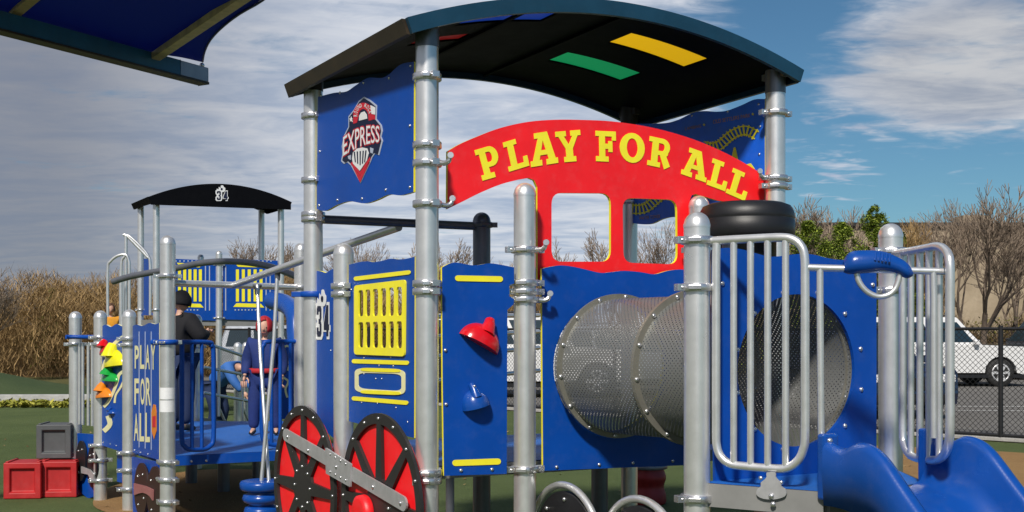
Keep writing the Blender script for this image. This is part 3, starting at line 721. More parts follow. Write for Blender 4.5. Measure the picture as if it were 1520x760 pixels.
# red arch with letters, white star and flag block
arc = [(150+0, 240)]+[(232+82*math.cos(R(a)), 150-100*math.sin(R(a))+20) for a in range(190, -20, -12)]+[(318, 205), (275, 215)]+[(232+40*math.cos(R(a)), 180-60*math.sin(R(a))) for a in range(0, 190, 14)]+[(180, 230)]
decal('emblem_arch', BL_, [P(BL_, eb(arc))], REDP, ban, .014)
decal('emblem_flag', BL_, [P(BL_, eb([(290, 90), (328, 108), (326, 165), (300, 160)]))], WHITE, ban, .0155)
decal('emblem_flag', BL_, [P(BL_, eb([(300, 163), (326, 168), (326, 206), (300, 200)]))], REDP, ban, .0155)
decal('emblem_dome', BL_, [P(BL_, eb([(198, 215), (200, 175), (215, 150), (240, 140), (258, 165), (262, 198)]))], WHITE, ban, .0155)
star = [(134+(17 if i % 2 == 0 else 7)*math.sin(i*math.pi/5), 205-(24 if i % 2 == 0 else 10)*math.cos(i*math.pi/5)) for i in range(10)]
decal('emblem_star', BL_, [P(BL_, eb(star))], WHITE, ban, .0155)
mb = MB()
for i, ch in enumerate('ROUND ROCK'):
    if ch == ' ': continue
    a = R(182-i*18.5); cx, cy = 232+61*math.cos(a), 170-82*math.sin(a); t = R(90)-a; s = 9.5; h = 19
    ct, st_ = math.cos(t), math.sin(t)
    def fn(x, y, cx=cx, cy=cy, ct=ct, st_=st_): X = (x-.5)*2*s*.8; Y = (y-.5)*2*h*.75; return (500+(cx+X*ct+Y*st_)/5.43, 140+(cy+X*st_-Y*ct)/5.43)
    text('x', BL_, ch, fn, None, None, .0172, .012, mb)
mb.build('lettering', WHITE, ban)
# EXPRESS, bent over the field
def exmap(pad=0):
    def fn(x, y):
        X = 72+x*293; base = 505-150*x+34*math.sin(x*math.pi)*-1; top_ = 335-128*x-38*math.sin(x*math.pi)+(0 if x < .5 else 0)
        base = 500 - 175*x + 62*x*x - 8*math.sin(math.pi*x); top_ = 348 - 240*x + 152*x*x
        return (500+X/5.43, 140+(base+(top_-base)*y)/5.43)
    return fn
text('lettering_outline', BL_, 'EXPRESS', exmap(), REDP, ban, .0158, .05)
text('lettering', BL_, 'EXPRESS', exmap(), WHITE, ban, .018, .006)
decal('emblem_chevron', BL_, [P(BL_, eb([(128, 560), (205, 660), (288, 530), (284, 505), (205, 628), (140, 545)]))], REDP, ban, .014)
decal('emblem_chevron', BL_, [P(BL_, eb([(140, 575), (205, 712), (282, 548), (205, 655)]))], REDP, ban, .014)
cow = [(150, 470), (180, 440), (225, 430), (262, 438), (276, 480), (262, 535), (205, 618), (150, 560), (142, 520)]
decal('emblem_cowcatcher', BL_, [P(BL_, eb(cow))], WHITE, ban, .0155)
decal('emblem_slats', BL_, [P(BL_, eb([(a, 466-(a-150)*.12), (a+9, 466-(a-150)*.12), ((a+9)*.8+41, 572-abs(a-205)*.5), (a*.8+41, 572-abs(a-205)*.5)])) for a in (158, 182, 206, 230, 252)], NAVY, ban, .0175)
decal('emblem_rivet', BL_, [P(BL_, eb([(108, 500), (132, 490), (130, 530), (112, 520)])), P(BL_, eb([(288, 430), (315, 440), (308, 480), (290, 470)]))], GREYP, ban, .0155)

# map banner P5-P6 -------------------------------------------------------------
BR_ = LR
top = smooth([(1137, 147), (1121, 148), (1103, 156), (1082, 164), (1066, 166), (1045, 165), (1027, 169), (1008, 178), (987, 183), (945, 184)], 5)
bot = smooth([(940, 331), (953, 333), (969, 332), (985, 325), (1003, 322), (1030, 326), (1055, 322), (1080, 310), (1105, 308), (1137, 304)], 5)
bk = panel('banner', BR_, [P(BR_, top+bot)], (mat('shade_offset_blue_plastic', (.008, .13, .80), .42, bump=.1, bscale=300), YEL), main, label='dark blue wavy banner with a yellow railway map')  # banner blue brightened in its base colour to offset the roof's shade
pbolts(BR_, [(1082, 166), (1128, 155), (1029, 172), (1130, 188), (1129, 229), (1129, 262)], bk, r=.009)
def z2(pts): return [(940+a/3.8, 140+b_/3.8) for a, b_ in pts]
def track(c, hw=12):
    c = smooth(c, 4); ps = []
    for s in (-1, 1):
        o1 = []; o2 = []
        for i, p in enumerate(c):
            q = Vector(c[min(i+1, len(c)-1)])-Vector(c[max(i-1, 0)]); q.normalize(); n = Vector((-q.y, q.x)); pp = Vector(p)
            o1.append(tuple(pp+n*(s*hw*1.15-3.4))); o2.append(tuple(pp+n*(s*hw*1.15+3.4)))
        ps.append(P(BR_, z2(o1+o2[::-1])))
    return ps, c
def ties(c, hw, step=17):
    ps = []; acc = 0
    for i in range(1, len(c)):
        a, b_ = Vector(c[i-1]), Vector(c[i]); acc += (b_-a).length
        if acc > step:
            acc = 0; q = (b_-a).normalized(); n = Vector((-q.y, q.x)); ps.append(P(BR_, z2([tuple(b_+n*hw-q*4), tuple(b_+n*hw+q*4), tuple(b_-n*hw+q*4), tuple(b_-n*hw-q*4)])))
    return ps
for cc in ([(400, 290), (450, 300), (500, 285), (550, 240), (600, 212), (650, 205), (705, 232)], [(-40, 640), (20, 650), (80, 640), (130, 600), (180, 560), (240, 520)]):
    ps, c = track(cc, 20); c2 = smooth(cc, 12)
    decal('track_rail', BR_, ps, YEL, bk, .0125); decal('track_ties', BR_, ties(c2, 32, 19), YEL, bk, .0155)
decal('tree_mark', BR_, [P(BR_, z2([(560, 375), (575, 300), (585, 300), (600, 375)])), P(BR_, z2([(640, 420), (650, 395), (670, 390), (692, 420), (688, 440), (650, 440)]))], YEL, bk)
decal('tower_mark', BR_, [P(BR_, z2([(345, 545), (395, 555), (415, 580), (410, 610), (350, 600)]))], YEL, bk)
TXB = mat('dull_orange_print', (.5, .27, .1), .6)
text('lettering', BR_, 'OLD SETTLERS PARK', quadmap(z2([(458, 168)])[0], z2([(668, 130)])[0], z2([(458, 146)])[0]), TXB, bk)
text('lettering', BR_, 'WATER TOWER', quadmap(z2([(40, 710)])[0], z2([(160, 698)])[0], z2([(40, 690)])[0]), TXB, bk)
text('lettering', BR_, 'LAMBING', quadmap(z2([(300, 205)])[0], z2([(390, 187)])[0], z2([(300, 187)])[0]), TXB, bk)
decal('star_mark', BR_, [P(BR_, z2([(x+(8 if i % 2 == 0 else 3.5)*math.sin(i*math.pi/5), y-(8 if i % 2 == 0 else 3.5)*math.cos(i*math.pi/5)) for i in range(10)])) for x, y in ((682, 113), (407, 173))], YEL, bk)

# red PLAY FOR ALL panel -------------------------------------------------------
PR = Plane(p1, p5, -.10)
z1 = lambda pts: [(660+a/2.923, 160+b_/2.923) for a, b_ in pts]
toparc = smooth([(10, 190), (60, 160), (140, 125), (240, 88), (360, 62), (480, 53), (600, 54), (720, 60), (860, 80), (980, 108), (1100, 147), (1220, 200), (1320, 255), (1388, 300)], 4)
right = [(1388, 410), (1230, 410), (1180, 403), (1120, 385), (1085, 375), (1068, 380), (1060, 400), (1060, 760)]
leftb = [(400, 760), (398, 345), (385, 315), (360, 305), (320, 312)]+smooth([(320, 312), (240, 333), (150, 370), (80, 405), (8, 440)], 4)[1:]
wA = quadround(z1([(460, 370), (717, 372), (717, 668), (460, 668)]), .17)
wB = quadround(z1([(768, 392), (1004, 400), (1006, 680), (772, 672)]), .17)
redp = panel('play_for_all_panel', PR, [P(PR, z1(toparc+right+leftb)), P(PR, wA), P(PR, wB)], (RED, YEL), main, t=.022, label='arched red panel with two rounded windows and yellow letters PLAY FOR ALL')
def arcp(cx, cy, rx, ry, a0, a1, n=10): return [(cx+rx*math.cos(R(a0+(a1-a0)*i/n)), cy+ry*math.sin(R(a0+(a1-a0)*i/n))) for i in range(n+1)]
LET = {
 'P': [[(0, 0), (.62, 0), (.62, .17), (.44, .17), (.44, .36)]+arcp(.62, .68, .36, .32, -90, 90)+[(0, 1), (0, .83), (.15, .83), (.15, .17), (0, .17)], [(.44, .52), (.58, .52)]+arcp(.58, .68, .12, .16, -80, 80, 6)+[(.58, .84), (.44, .84)]],
 'L': [[(0, 0), (1, 0), (1, .36), (.8, .36), (.78, .17), (.46, .17), (.46, .83), (.62, .83), (.62, 1), (0, 1), (0, .83), (.16, .83), (.16, .17), (0, .17)]],
 'A': [[(0, 0), (.42, 0), (.42, .17), (.33, .17), (.37, .31), (.63, .31), (.67, .17), (.58, .17), (.58, 0), (1, 0), (1, .17), (.92, .17), (.68, 1), (.2, 1), (.2, .83), (.33, .83), (.09, .17), (0, .17)], [(.42, .46), (.50, .76), (.585, .46)]],
 'Y': [[(.27, 0), (.75, 0), (.75, .17), (.645, .17), (.645, .42), (.88, .83), (1, .83), (1, 1), (.6, 1), (.6, .83), (.67, .83), (.5, .56), (.33, .83), (.42, .83), (.42, 1), (0, 1), (0, .83), (.11, .83), (.365, .42), (.365, .17), (.27, .17)]],
 'F': [[(0, 0), (.62, 0), (.62, .17), (.46, .17), (.46, .42), (.62, .42), (.62, .32), (.82, .32), (.82, .68), (.62, .68), (.62, .59), (.46, .59), (.46, .83), (.8, .83), (.8, .7), (1, .7), (1, 1), (0, 1), (0, .83), (.17, .83), (.17, .17), (0, .17)]],
 'O': [arcp(.5, .5, .5, .5, 0, 345, 23), arcp(.5, .5, .22, .32, 0, 345, 23)],
 'R': [[(0, 0), (.56, 0), (.56, .17), (.43, .17), (.43, .42), (.52, .42), (.76, -.03), (1.0, .1), (.80, .42), (.86, .46)]+arcp(.6, .71, .33, .29, -35, 90, 8)+[(0, 1), (0, .83), (.15, .83), (.15, .17), (0, .17)], [(.43, .57), (.58, .57)]+arcp(.58, .7, .12, .13, -80, 80, 6)+[(.58, .83), (.43, .83)]],
}
spots = [('P', (160, 318), (92, -27), (-36, -132)), ('L', (275, 279), (88, -27), (-28, -126)), ('A', (370, 259), (118, -19), (-12, -142)), ('Y', (486, 240), (108, -9), (-12, -134)),
         ('F', (652, 233), (88, 4), (-3, -132)), ('O', (756, 238), (108, 5), (-3, -130)), ('R', (873, 249), (97, 21), (12, -125)),
         ('A', (1020, 288), (108, 38), (16, -122)), ('L', (1131, 334), (80, 30), (28, -114)), ('L', (1214, 370), (82, 36), (33, -108))]
for ch, bl, rv, uv in spots:
    lps = [P(PR, z1([(bl[0]+rv[0]*a+uv[0]*b_, bl[1]+rv[1]*a+uv[1]*b_) for a, b_ in l])) for l in LET[ch]]
    mb = MB(); poly(mb, PR, lps, .003, 0, None, .0135); mb.build('letter', YEL, redp)

# P1-P2 narrow panel, tunnel panel ------------------------------------------------
def bar(pl, x0, y0, x1, y1, w, par, m=YEL, off=.0125, name='yellow_bar'):
    d = Vector((x1-x0, y1-y0)).normalized(); n = Vector((-d.y, d.x)); r = w/2; o = []
    for s, c in ((1, (x1, y1)), (-1, (x0, y0))):
        c = Vector(c)-d*r*s
        for k in range(7): a = -math.pi/2+math.pi*k/6; o.append(tuple(c+d*s*r*math.cos(a)+n*s*r*math.sin(a)))
    decal(name, pl, [P(pl, o)], m, par, off)
PN_ = Plane(p1, p2, .03)
tp = smooth([(655, 397), (667, 391), (678, 390), (702, 394), (725, 391), (742, 393), (762, 397)], 4)
nar = panel('narrow_panel', PN_, [P(PN_, tp+[(762, 421), (755, 423), (755, 440), (762, 444), (761, 452), (752, 460), (751, 703), (658, 706), (656, 560)])], (BLUE, YEL), main, label='narrow blue panel with two climbing holds and yellow bars')
bar(PN_, 674, 413, 745, 414.5, 8.5, nar); bar(PN_, 670, 687, 742, 684.5, 9, nar)
pbolts(PN_, [(683, 698), (729, 696.5), (660, 520), (661, 600)], nar)
PT = Plane(p2, p9, -.03)
tp = smooth([(803, 399), (815, 396), (832, 394), (850, 396), (868, 400), (890, 405), (905, 404), (925, 402), (950, 404), (970, 407), (990, 402), (1010, 400), (1027, 403)], 4)
c1 = Vector((.60, 6.84, 1.477)); c3 = Vector(((1183-760)/F*5.83, 5.83, 1.485)); RT = .40
def ringpts(c, pl, r, n=48): return [Vector((c.x+pl.u.x*r*math.cos(2*math.pi*k/n), c.y+pl.u.y*r*math.cos(2*math.pi*k/n), c.z+r*math.sin(2*math.pi*k/n))) for k in range(n)]
def onplane(pl, w3): return ((w3.x-pl.A.x)*pl.u.x+(w3.y-pl.A.y)*pl.u.y, w3.z)
hole = [onplane(PT, p) for p in ringpts(c1, PT, RT-.01)]
tun = panel('tunnel_panel', PT, [P(PT, tp+[(1026, 690), (805, 698.5)]), hole], (BLUE, YEL), main, label='blue wavy topped panel the mesh tunnel comes out of')
pbolts(PT, [(825, 693), (888, 689.5), (938, 687), (997, 684)], tun)
PH = Plane(p3, p4, .0)
tp = smooth([(1057, 371), (1075, 368), (1098, 370), (1120, 376), (1140, 381), (1160, 380), (1185, 377), (1205, 378), (1230, 384), (1250, 386), (1270, 383), (1299, 380)], 4)
hole = [onplane(PH, p) for p in ringpts(c3, PH, RT-.012)]
endp = panel('tunnel_end_panel', PH, [P(PH, tp+[(1299, 706), (1180, 712), (1060, 717)]), hole], (BLUE, BLUE), main, label='blue panel with the round tunnel mouth')
pbolts(PH, [(1070, 421), (1118, 465), (1160, 435), (1211, 435), (1252, 466), (1275, 518), (1276, 578), (1252, 632), (1093, 519), (1093, 583), (1118, 637), (1160, 667), (1293, 423)], endp, r=.013)
# mesh tube
mb = MB(); mb.uv = []; NS = 64; NL = 10; vs = []
ax = c3-c1; per = 2*math.pi*RT
for j in range(NL+1):
    c = c1+ax*(j/NL)
    for k in range(NS+1):
        a = 2*math.pi*k/NS; vs.append(c+Vector((LF.u.x*RT*math.cos(a), LF.u.y*RT*math.cos(a), RT*math.sin(a)))); mb.uv.append((per*k/NS, ax.length*j/NL))
mb.add(vs, [(j*(NS+1)+k, j*(NS+1)+k+1, (j+1)*(NS+1)+k+1, (j+1)*(NS+1)+k) for j in range(NL) for k in range(NS)], 0, True)
tube = props(mb.build('mesh_tunnel', PERF, main), 'round crawl tunnel of perforated grey metal')
FLG = mat('olive_grey_flange', (.27, .26, .22), .4, metal=.5)
axn = ax.normalized()
def flange(t, r0, r1, w, nb):
    c = c1+ax*t; mb = MB(); n = 64; vs = []
    for (r, o) in ((r0, -w/2), (r1, -w/2), (r1, w/2), (r0, w/2)):
        for k in range(n): a = 2*math.pi*k/n; vs.append(c+axn*o+Vector((LF.u.x*r*math.cos(a), LF.u.y*r*math.cos(a), r*math.sin(a))))
    mb.add(vs, [(i*n+k, i*n+(k+1) % n, ((i+1) % 4)*n+(k+1) % n, ((i+1) % 4)*n+k) for i in range(4) for k in range(n)]); f = mb.build('flange', FLG, tube)
    for k in range(nb):
        a = 2*math.pi*(k+.3)/nb; bolt(c+axn*w/2+Vector((LF.u.x*(r0+r1)/2*math.cos(a), LF.u.y*(r0+r1)/2*math.cos(a), (r0+r1)/2*math.sin(a))), axn, f, .014)
flange(.045, RT-.004, RT+.028, .012, 14); flange(.5, RT-.004, RT+.034, .02, 14); flange(.96, RT-.004, RT+.028, .012, 12)

# train side panels P7-P1 and P0-P7 ------------------------------------------------
PS_ = Plane(p7, p1, -.01)
z6 = lambda pts: [(400+a/2, 380+b_/2) for a, b_ in pts]
tp = smooth([(520, 393), (528, 391), (536, 389), (548, 388), (558, 389), (570, 387), (582, 384), (595, 385), (606, 384), (618, 381)], 4)
wx0, wx1 = [], []
holes = []
for (x0, x1) in ((273, 288), (294, 309), (316, 332), (340, 356), (364, 379), (387, 403)):
    f = (x0-276)/115
    holes.append(quadround(z6([(x0, 102-10*f), (x1, 101-10*f), (x1, 178-2*f), (x0, 180-2*f)]), .22, 3)); holes.append(quadround(z6([(x0, 197-3*f), (x1, 196-3*f), (x1, 272+2*f), (x0, 271+2*f)]), .22, 3))
out = quadround(z6([(260, 88), (412, 70), (410, 298), (260, 292)]), .05, 3)
winhole = quadround(z6([(268, 96), (406, 82), (404, 286), (268, 282)]), .04, 3)
side = panel('window_panel', PS_, [P(PS_, tp+[(617, 650), (520, 625)]), P(PS_, winhole)], (BLUE, YEL), main, label='blue train side panel with a yellow barred window')
gr = MB(); poly(gr, PS_, [P(PS_, out)]+[P(PS_, h_) for h_ in holes], .011, 0, None, .016); gr.build('window_grille', YEL, side)
for a in (((256, 68), (425, 48)), ((250, 312), (420, 317)), ((250, 422), (418, 436))):
    (x0, y0), (x1, y1) = z6([a[0]])[0], z6([a[1]])[0]; bar(PS_, x0, y0, x1, y1, 6.2, side)
ro = quadround(z6([(259, 332), (409, 337), (409, 413), (259, 404)]), .2, 5); ri = quadround(z6([(270, 346), (398, 350), (398, 401), (270, 393)]), .22, 5)
decal('oval_trim', PS_, [[P(PS_, ro), P(PS_, ri)]], CREAM, side, .0125)
decal('oval_trim', PS_, [P(PS_, quadround(z6([(278, 331), (396, 335), (396, 346), (278, 342)]), .3, 3)), P(PS_, quadround(z6([(278, 397), (396, 402), (396, 413), (278, 408)]), .3, 3))], YEL, side, .0155)
pbolts(PS_, z6([(248, 100), (285, 350), (320, 364), (338, 364), (372, 327), (285, 302), (278, 435), (325, 437), (330, 325), (365, 300), (380, 450), (415, 492)]), side, r=.006)
PF_ = Plane(p0, p7, -.01)
tp = smooth([(467, 404), (473, 402), (479, 403), (486, 405), (492, 401), (497, 399)], 4)
p34 = panel('number_panel', PF_, [P(PF_, tp+[(497, 650), (467, 625)])], (BLUE, YEL), main, label='slim blue panel with the outlined number 34')
def num34(pl, par, fn3, fn4, fnm, dark, light, o=.0125):
    # big block digits with a pale outline and the ragged puff mark above
    T3 = [(.05, .72), (.05, .9), (.2, 1), (.8, 1), (.95, .9), (.95, .6), (.82, .5), (.95, .4), (.95, .1), (.8, 0), (.2, 0), (.05, .1), (.05, .3), (.38, .3), (.38, .18), (.62, .18), (.62, .42), (.42, .42), (.42, .58), (.62, .58), (.62, .82), (.38, .82), (.38, .72)]
    T4 = [(.5, 0), (.85, 0), (.85, .2), (1, .2), (1, .38), (.85, .38), (.85, 1), (.5, 1), (0, .4), (0, .2), (.5, .2)]
    mb = MB(); b1 = MB()
    for T, fn in ((T3, fn3), (T4, fn4)):
        c = Vector((.5, .5)); big = [((p[0]-.5)*1.42+.5, (p[1]-.5)*1.2+.5) for p in (T if T is T4 else [(0, .7), (0, .95), (.15, 1), (.85, 1), (1, .9), (1, .1), (.85, 0), (.15, 0), (0, .1), (0, .34), (.2, .5)])]
        poly(b1, pl, [P(pl, [fn(*p) for p in big])], .002, 0, None, o); poly(mb, pl, [P(pl, [fn(*p) for p in T])], .002, 0, None, o+.0022+(0 if T is T3 else .0004))
    puff = [(-.05, .0), (-.1, .5), (.1, .35), (.15, .8), (.35, .6), (.4, 1.0), (.65, 1.05), (.8, .75), (.95, .6), (.9, .1), (.6, -.1)]
    b2 = MB(); poly(b2, pl, [P(pl, [fnm(*p) for p in smooth(puff, 3, True)])], .002, 0, None, o+.0008)
    poly(mb, pl, [P(pl, [fnm(.5+.14*math.cos(a*.6), .42+.22*math.sin(a*.6)) for a in range(10)])], .002, 0, None, o+.0032)
    b1.build('number_outline', light, par); b2.build('puff_mark', light, par); mb.build('number', dark, par)
q5 = lambda a, b_: (460+a/7.6, 420+b_/7.6)
num34(PF_, p34, lambda a, b_: q5(98+58*a, 605-345*b_), lambda a, b_: q5(182+58*a, 600-350*b_), lambda a, b_: q5(115+95*a, 250-165*b_), NAVY, WHITE)
pbolts(PF_, [(469, 540), (470, 600), (493, 520)], p34, r=.006)

# wheels of the locomotive ------------------------------------------------------------
PWH = Plane(p0, p1, .11)
def bigwheel(cx, cy, r, par, nm='drive_wheel', mats=(MIDBLK, RED), D=None, spokes=8, label=None):
    s0, z0 = PWH.px(cx, cy)
    def ring(r_, n=64, o=0): return [(s0+r_*math.cos(2*math.pi*k/n), z0+r_*math.sin(2*math.pi*k/n)) for k in range(n)]
    mb = MB(); poly(mb, PWH, [ring(r*.95)], .016, 0, None, -.012); w = props(mb.build(nm, mats[1], par), label)
    hs = []
    for k in range(spokes):
        a0 = 2*math.pi*k/spokes+.5*2*math.pi/spokes*0+math.pi/2; g0 = .055/(.26); 
        a, b_ = a0+.17, a0+2*math.pi/spokes-.17; rin, rout = r*.30, r*.885; da, db = .062, .062
        pin = a0+math.pi/spokes
        h_ = [(s0+rin*math.cos(pin-.12), z0+rin*math.sin(pin-.12)), ] ; n = 8
        e0, e1 = a0+.058, a0+2*math.pi/spokes-.058
        h_ += [(s0+rout*math.cos(e0+(e1-e0)*i/n), z0+rout*math.sin(e0+(e1-e0)*i/n)) for i in range(n+1)]+[(s0+rin*math.cos(pin+.12), z0+rin*math.sin(pin+.12))]
        hs.append(h_)
    mb = MB(); poly(mb, PWH, [ring(r)]+hs, .02, 0, None, .008); sp = mb.build('spokes', mats[0], w, bevel=.003)
    for k in range(16):
        a = 2*math.pi*k/16+math.pi/2; rr = r*.945
        bolt(PWH.w(s0+rr*math.cos(a), z0+rr*math.sin(a), .018), (PWH.n.x, PWH.n.y, 0), sp, .010)
    for k in range(8):
        a = 2*math.pi*k/8; bolt(PWH.w(s0+r*.25*math.cos(a), z0+r*.25*math.sin(a), .018), (PWH.n.x, PWH.n.y, 0), sp, .010)
    return s0, z0
s1, zz1 = bigwheel(452.5, 722, .53, main, label='rear red and black drive wheel'); s2, zz2 = bigwheel(566, 750, .525, main, label='front red and black drive wheel')
# connecting rod and plate
rodl = P(PWH, [(431, 645)])[0]; rodr = P(PWH, [(607, 747)])[0]
def rod(a, b_, w, o, t, m, nm, par, ends=True):
    a, b_ = Vector(a), Vector(b_); d = (b_-a).normalized(); n = Vector((-d.y, d.x)); pts = []
    for s, c in ((1, b_), (-1, a)):
        for k in range(9): an = -math.pi/2+math.pi*k/8; pts.append(tuple(c+d*s*w/2*math.cos(an)+n*s*w/2*math.sin(an)))
    mb = MB(); poly(mb, PWH, [pts], t, 0, None, o); return mb.build(nm, m, par)
rd = rod(rodl, rodr, .082, .032, .012, STEEL, 'connecting_rod', main)
mid = P(PWH, [(494, 664), (532, 688), (531, 722), (495, 702)])
mb = MB(); poly(mb, PWH, [mid], .012, 0, None, .045); cp = mb.build('rod_plate', STEEL, rd, bevel=.003)
for i in range(4):
    for j in range(2):
        f = (i+.5)/4; x = 498+(529-498)*f; yt = 671+(690-671)*f; yb = 697+(714-697)*f; bolt(PWH.wp(x, yt if j else yb, .052), (PWH.n.x, PWH.n.y, 0), cp, .008)
for x, y in ((435, 648), (466, 668), (563, 722), (604, 746), (511, 692)): bolt(PWH.wp(x, y, .052 if x == 511 else .039), (PWH.n.x, PWH.n.y, 0), rd, .012)
h0 = PWH.px(549, 760)
mb = MB(); mb.lathe(PWH.w(h0[0], h0[1], .02), [(.10, 0), (.105, .01), (.10, .05), (.08, .056), (.03, .05), (0, .05)], 32, Vector((PWH.n.x, PWH.n.y, 0))); mb.build('hub_disc', RED, main)

# small wheels with silver hoops under the tunnel
for cx, D, cz in ((839, 6.5, .475), (951, 6.05, .462)):
    c = G(cx, D, cz); vv = Vector((v_.x, v_.y, 0)); nn = Vector((-.849, -.529, 0))
    mb = MB(); mb.tube([c+vv*.34*math.cos(a*math.pi/24)+Vector((0, 0, .335*math.sin(a*math.pi/24))) for a in range(48)], .021, 12, closed=True); hp = mb.build('hoop', SILV, main)
    mb = MB(); mb.lathe(c-nn*.01, [(.30, -.01), (.30, .01), (.29, .014), (0, .014)], 40, nn); wd = mb.build('wheel_disc', BLACK, main)
    for k in range(8): a = k*math.pi/4+math.pi/2; bolt(c+nn*.006+(vv*math.cos(a)+Vector((0, 0, math.sin(a))))*.255, nn, wd, .013)

# decks -------------------------------------------------------------------------
def deck(parent, pts, z, t, m, ms, nm='deck', label=None):
    ls = [[Vector((a.x, a.y, 0)) for a in pts]]; tr = tessellate_polygon(ls); n = len(pts); mb = MB()
    mb.add([(p.x, p.y, z) for p in pts], [tuple(x) for x in tr], 0); mb.add([(p.x, p.y, z-.006) for p in pts], [tuple(x) for x in tr], 0)
    o = mb.build(nm, m, parent); props(o, label)
    r = MB(); 
    for i in range(n):
        a, b_ = pts[i], pts[(i+1) % n]; d = (b_-a); L = d.length; an = math.atan2(d.y, d.x)
        cc = (a+b_)/2; nn = Vector((math.cos(an+math.pi/2), math.sin(an+math.pi/2), 0)); r.box((cc.x+nn.x*.004, cc.y+nn.y*.004, z-t/2-.003*(i % 2)-.002), (L-.02, .03, t), Matrix.Rotation(an, 3, 'Z'))
    r.build('deck_edge', ms, o); return o
dn = Vector((v_.x, v_.y, 0))
deck(main, [p1+dn*.08, p2+dn*.08, p9+dn*.08, p5+dn*.08, p6-dn*.05, p8-dn*.05, p0-dn*.05], .93, .07, DECK, GREYM, label='main blue deck')
deck(main, [p3, pA, pB, p4], .955, .11, DECK, GREYM, label='half hexagon deck at the head of the slide')
# cloud shaped bracket plate
PQ = Plane(p3, pA, .012)
cz = lambda pts: [(1030+a/6.333, 640+b_/6.333) for a, b_ in pts]
cl_ = [(695, 385), (775, 385), (778, 425), (800, 455), (828, 478), (830, 515), (868, 540), (880, 580), (860, 612), (800, 632), (740, 638), (665, 632), (610, 606), (597, 570), (612, 535), (640, 515), (640, 480), (670, 455), (695, 425)]
cp_ = panel('bracket_plate', PQ, [P(PQ, smooth(cz(cl_), 2, True))], STEEL, main, t=.01, off=.012)
MT['brushed_steel_plate']
pbolts(PQ, cz([(740, 605), (757, 682)]), cp_, .017, .014); pbolts(PQ, cz([(628, 440), (820, 482)]), cp_, .0, .010)
# rails -----------------------------------------------------------------------------
def rail(pl, pts, r, par, nm='rail', m=None, k=5, o=0):
    return MB().tube([pl.wp(x, y, o) for x, y in smooth(pts, k)], r, 12).build(nm, m or SILV, par)
PRL = Plane(p3, pA)
bar1 = thing_rail = rail(PRL, [(1050, 358), (1080, 356), (1120, 354), (1158, 352.5), (1176, 355), (1188, 364), (1194, 380), (1195, 420), (1195, 520), (1195, 640), (1192, 668), (1183, 685), (1166, 695), (1140, 695), (1105, 692), (1085, 689), (1071, 679), (1064, 662), (1063, 630), (1063, 500), (1063, 400), (1063.5, 362)], .0205, main, 'barrier_frame')
for x, yb in ((1089, 690), (1114, 693), (1139.5, 695), (1166, 695)): MB().tube([PRL.wp(x, 356), PRL.wp(x, yb)], .0165, 10).build('barrier_bar', SILV, bar1)
PRR = Plane(pB, p4)
bar2 = rail(PRR, [(1328, 376.5), (1350, 373), (1375, 368.5), (1390, 366), (1400, 369), (1407, 378), (1410, 395), (1410, 460), (1410, 560), (1410, 640), (1405, 668), (1392, 682), (1370, 682), (1352, 676), (1343, 662), (1340, 640), (1340, 540), (1340, 440), (1340, 378)], .0205, main, 'barrier_frame')
for x in (1352, 1365.5, 1379, 1394): MB().tube([PRR.wp(x, 371), PRR.wp(x, 681)], .0165, 10).build('barrier_bar', SILV, bar2)
# entry bar, hood and loop
ea, eb_ = PRL.wp(1196, 397), PRR.wp(1404, 403)
eb2 = MB().tube([ea, eb_], .0165, 12).build('entry_bar', SILV, main)
PE = Plane(ea, eb_)
MB().tube([PE.wp(1217, 397), PE.wp(1217, 440), PE.wp(1219, 655)], .016, 10).build('entry_upright', SILV, eb2)
MB().tube([PE.wp(1385, 402), PE.wp(1386, 440), PE.wp(1386, 650)], .016, 10).build('entry_upright', SILV, eb2)
mb = MB(); hood = []
cr = smooth([(1252, 397), (1262, 393), (1285, 391), (1310, 390), (1330, 395), (1345, 403), (1354, 406)], 6)
rs_ = smooth([(.030, .030), (.058, .03), (.060, .03), (.052, .03), (.045, .03), (.042, .03), (.018, .03)], 6)
vs = []; seg = 20
for (x, y), (r_, _) in zip(cr, rs_):
    c = PE.wp(x, y); 
    for k in range(seg):
        a = 2*math.pi*k/seg; dx_, dz_ = math.cos(a), math.sin(a)
        vs.append(c+Vector((PE.n.x, PE.n.y, 0))*dx_*r_*.9+Vector((0, 0, dz_*r_*(1 if dz_ > 0 else .75))))
mb.add(vs, [(i*seg+k, i*seg+(k+1) % seg, (i+1)*seg+(k+1) % seg, (i+1)*seg+k) for i in range(len(cr)-1) for k in range(seg)]+[], 0, True); mb.add(vs[:seg], [list(range(seg))]); mb.add(vs[-seg:], [list(range(seg))])
for k in range(5):
    x = 1296+k*5.2; mb.tube([PE.wp(x+2, 375+k*.6, .030), PE.wp(x-1, 388+k*.6, .056)], .005, 6)
hd = mb.build('hood', PODB, eb2)
MB().tube([PE.wp(x, y, .0) for x, y in smooth([(1270, 400), (1275, 418), (1286, 432), (1302, 440), (1318, 438), (1329, 428), (1335, 410), (1334, 398)], 5)], .0135, 10).build('grab_loop', SILV, eb2)
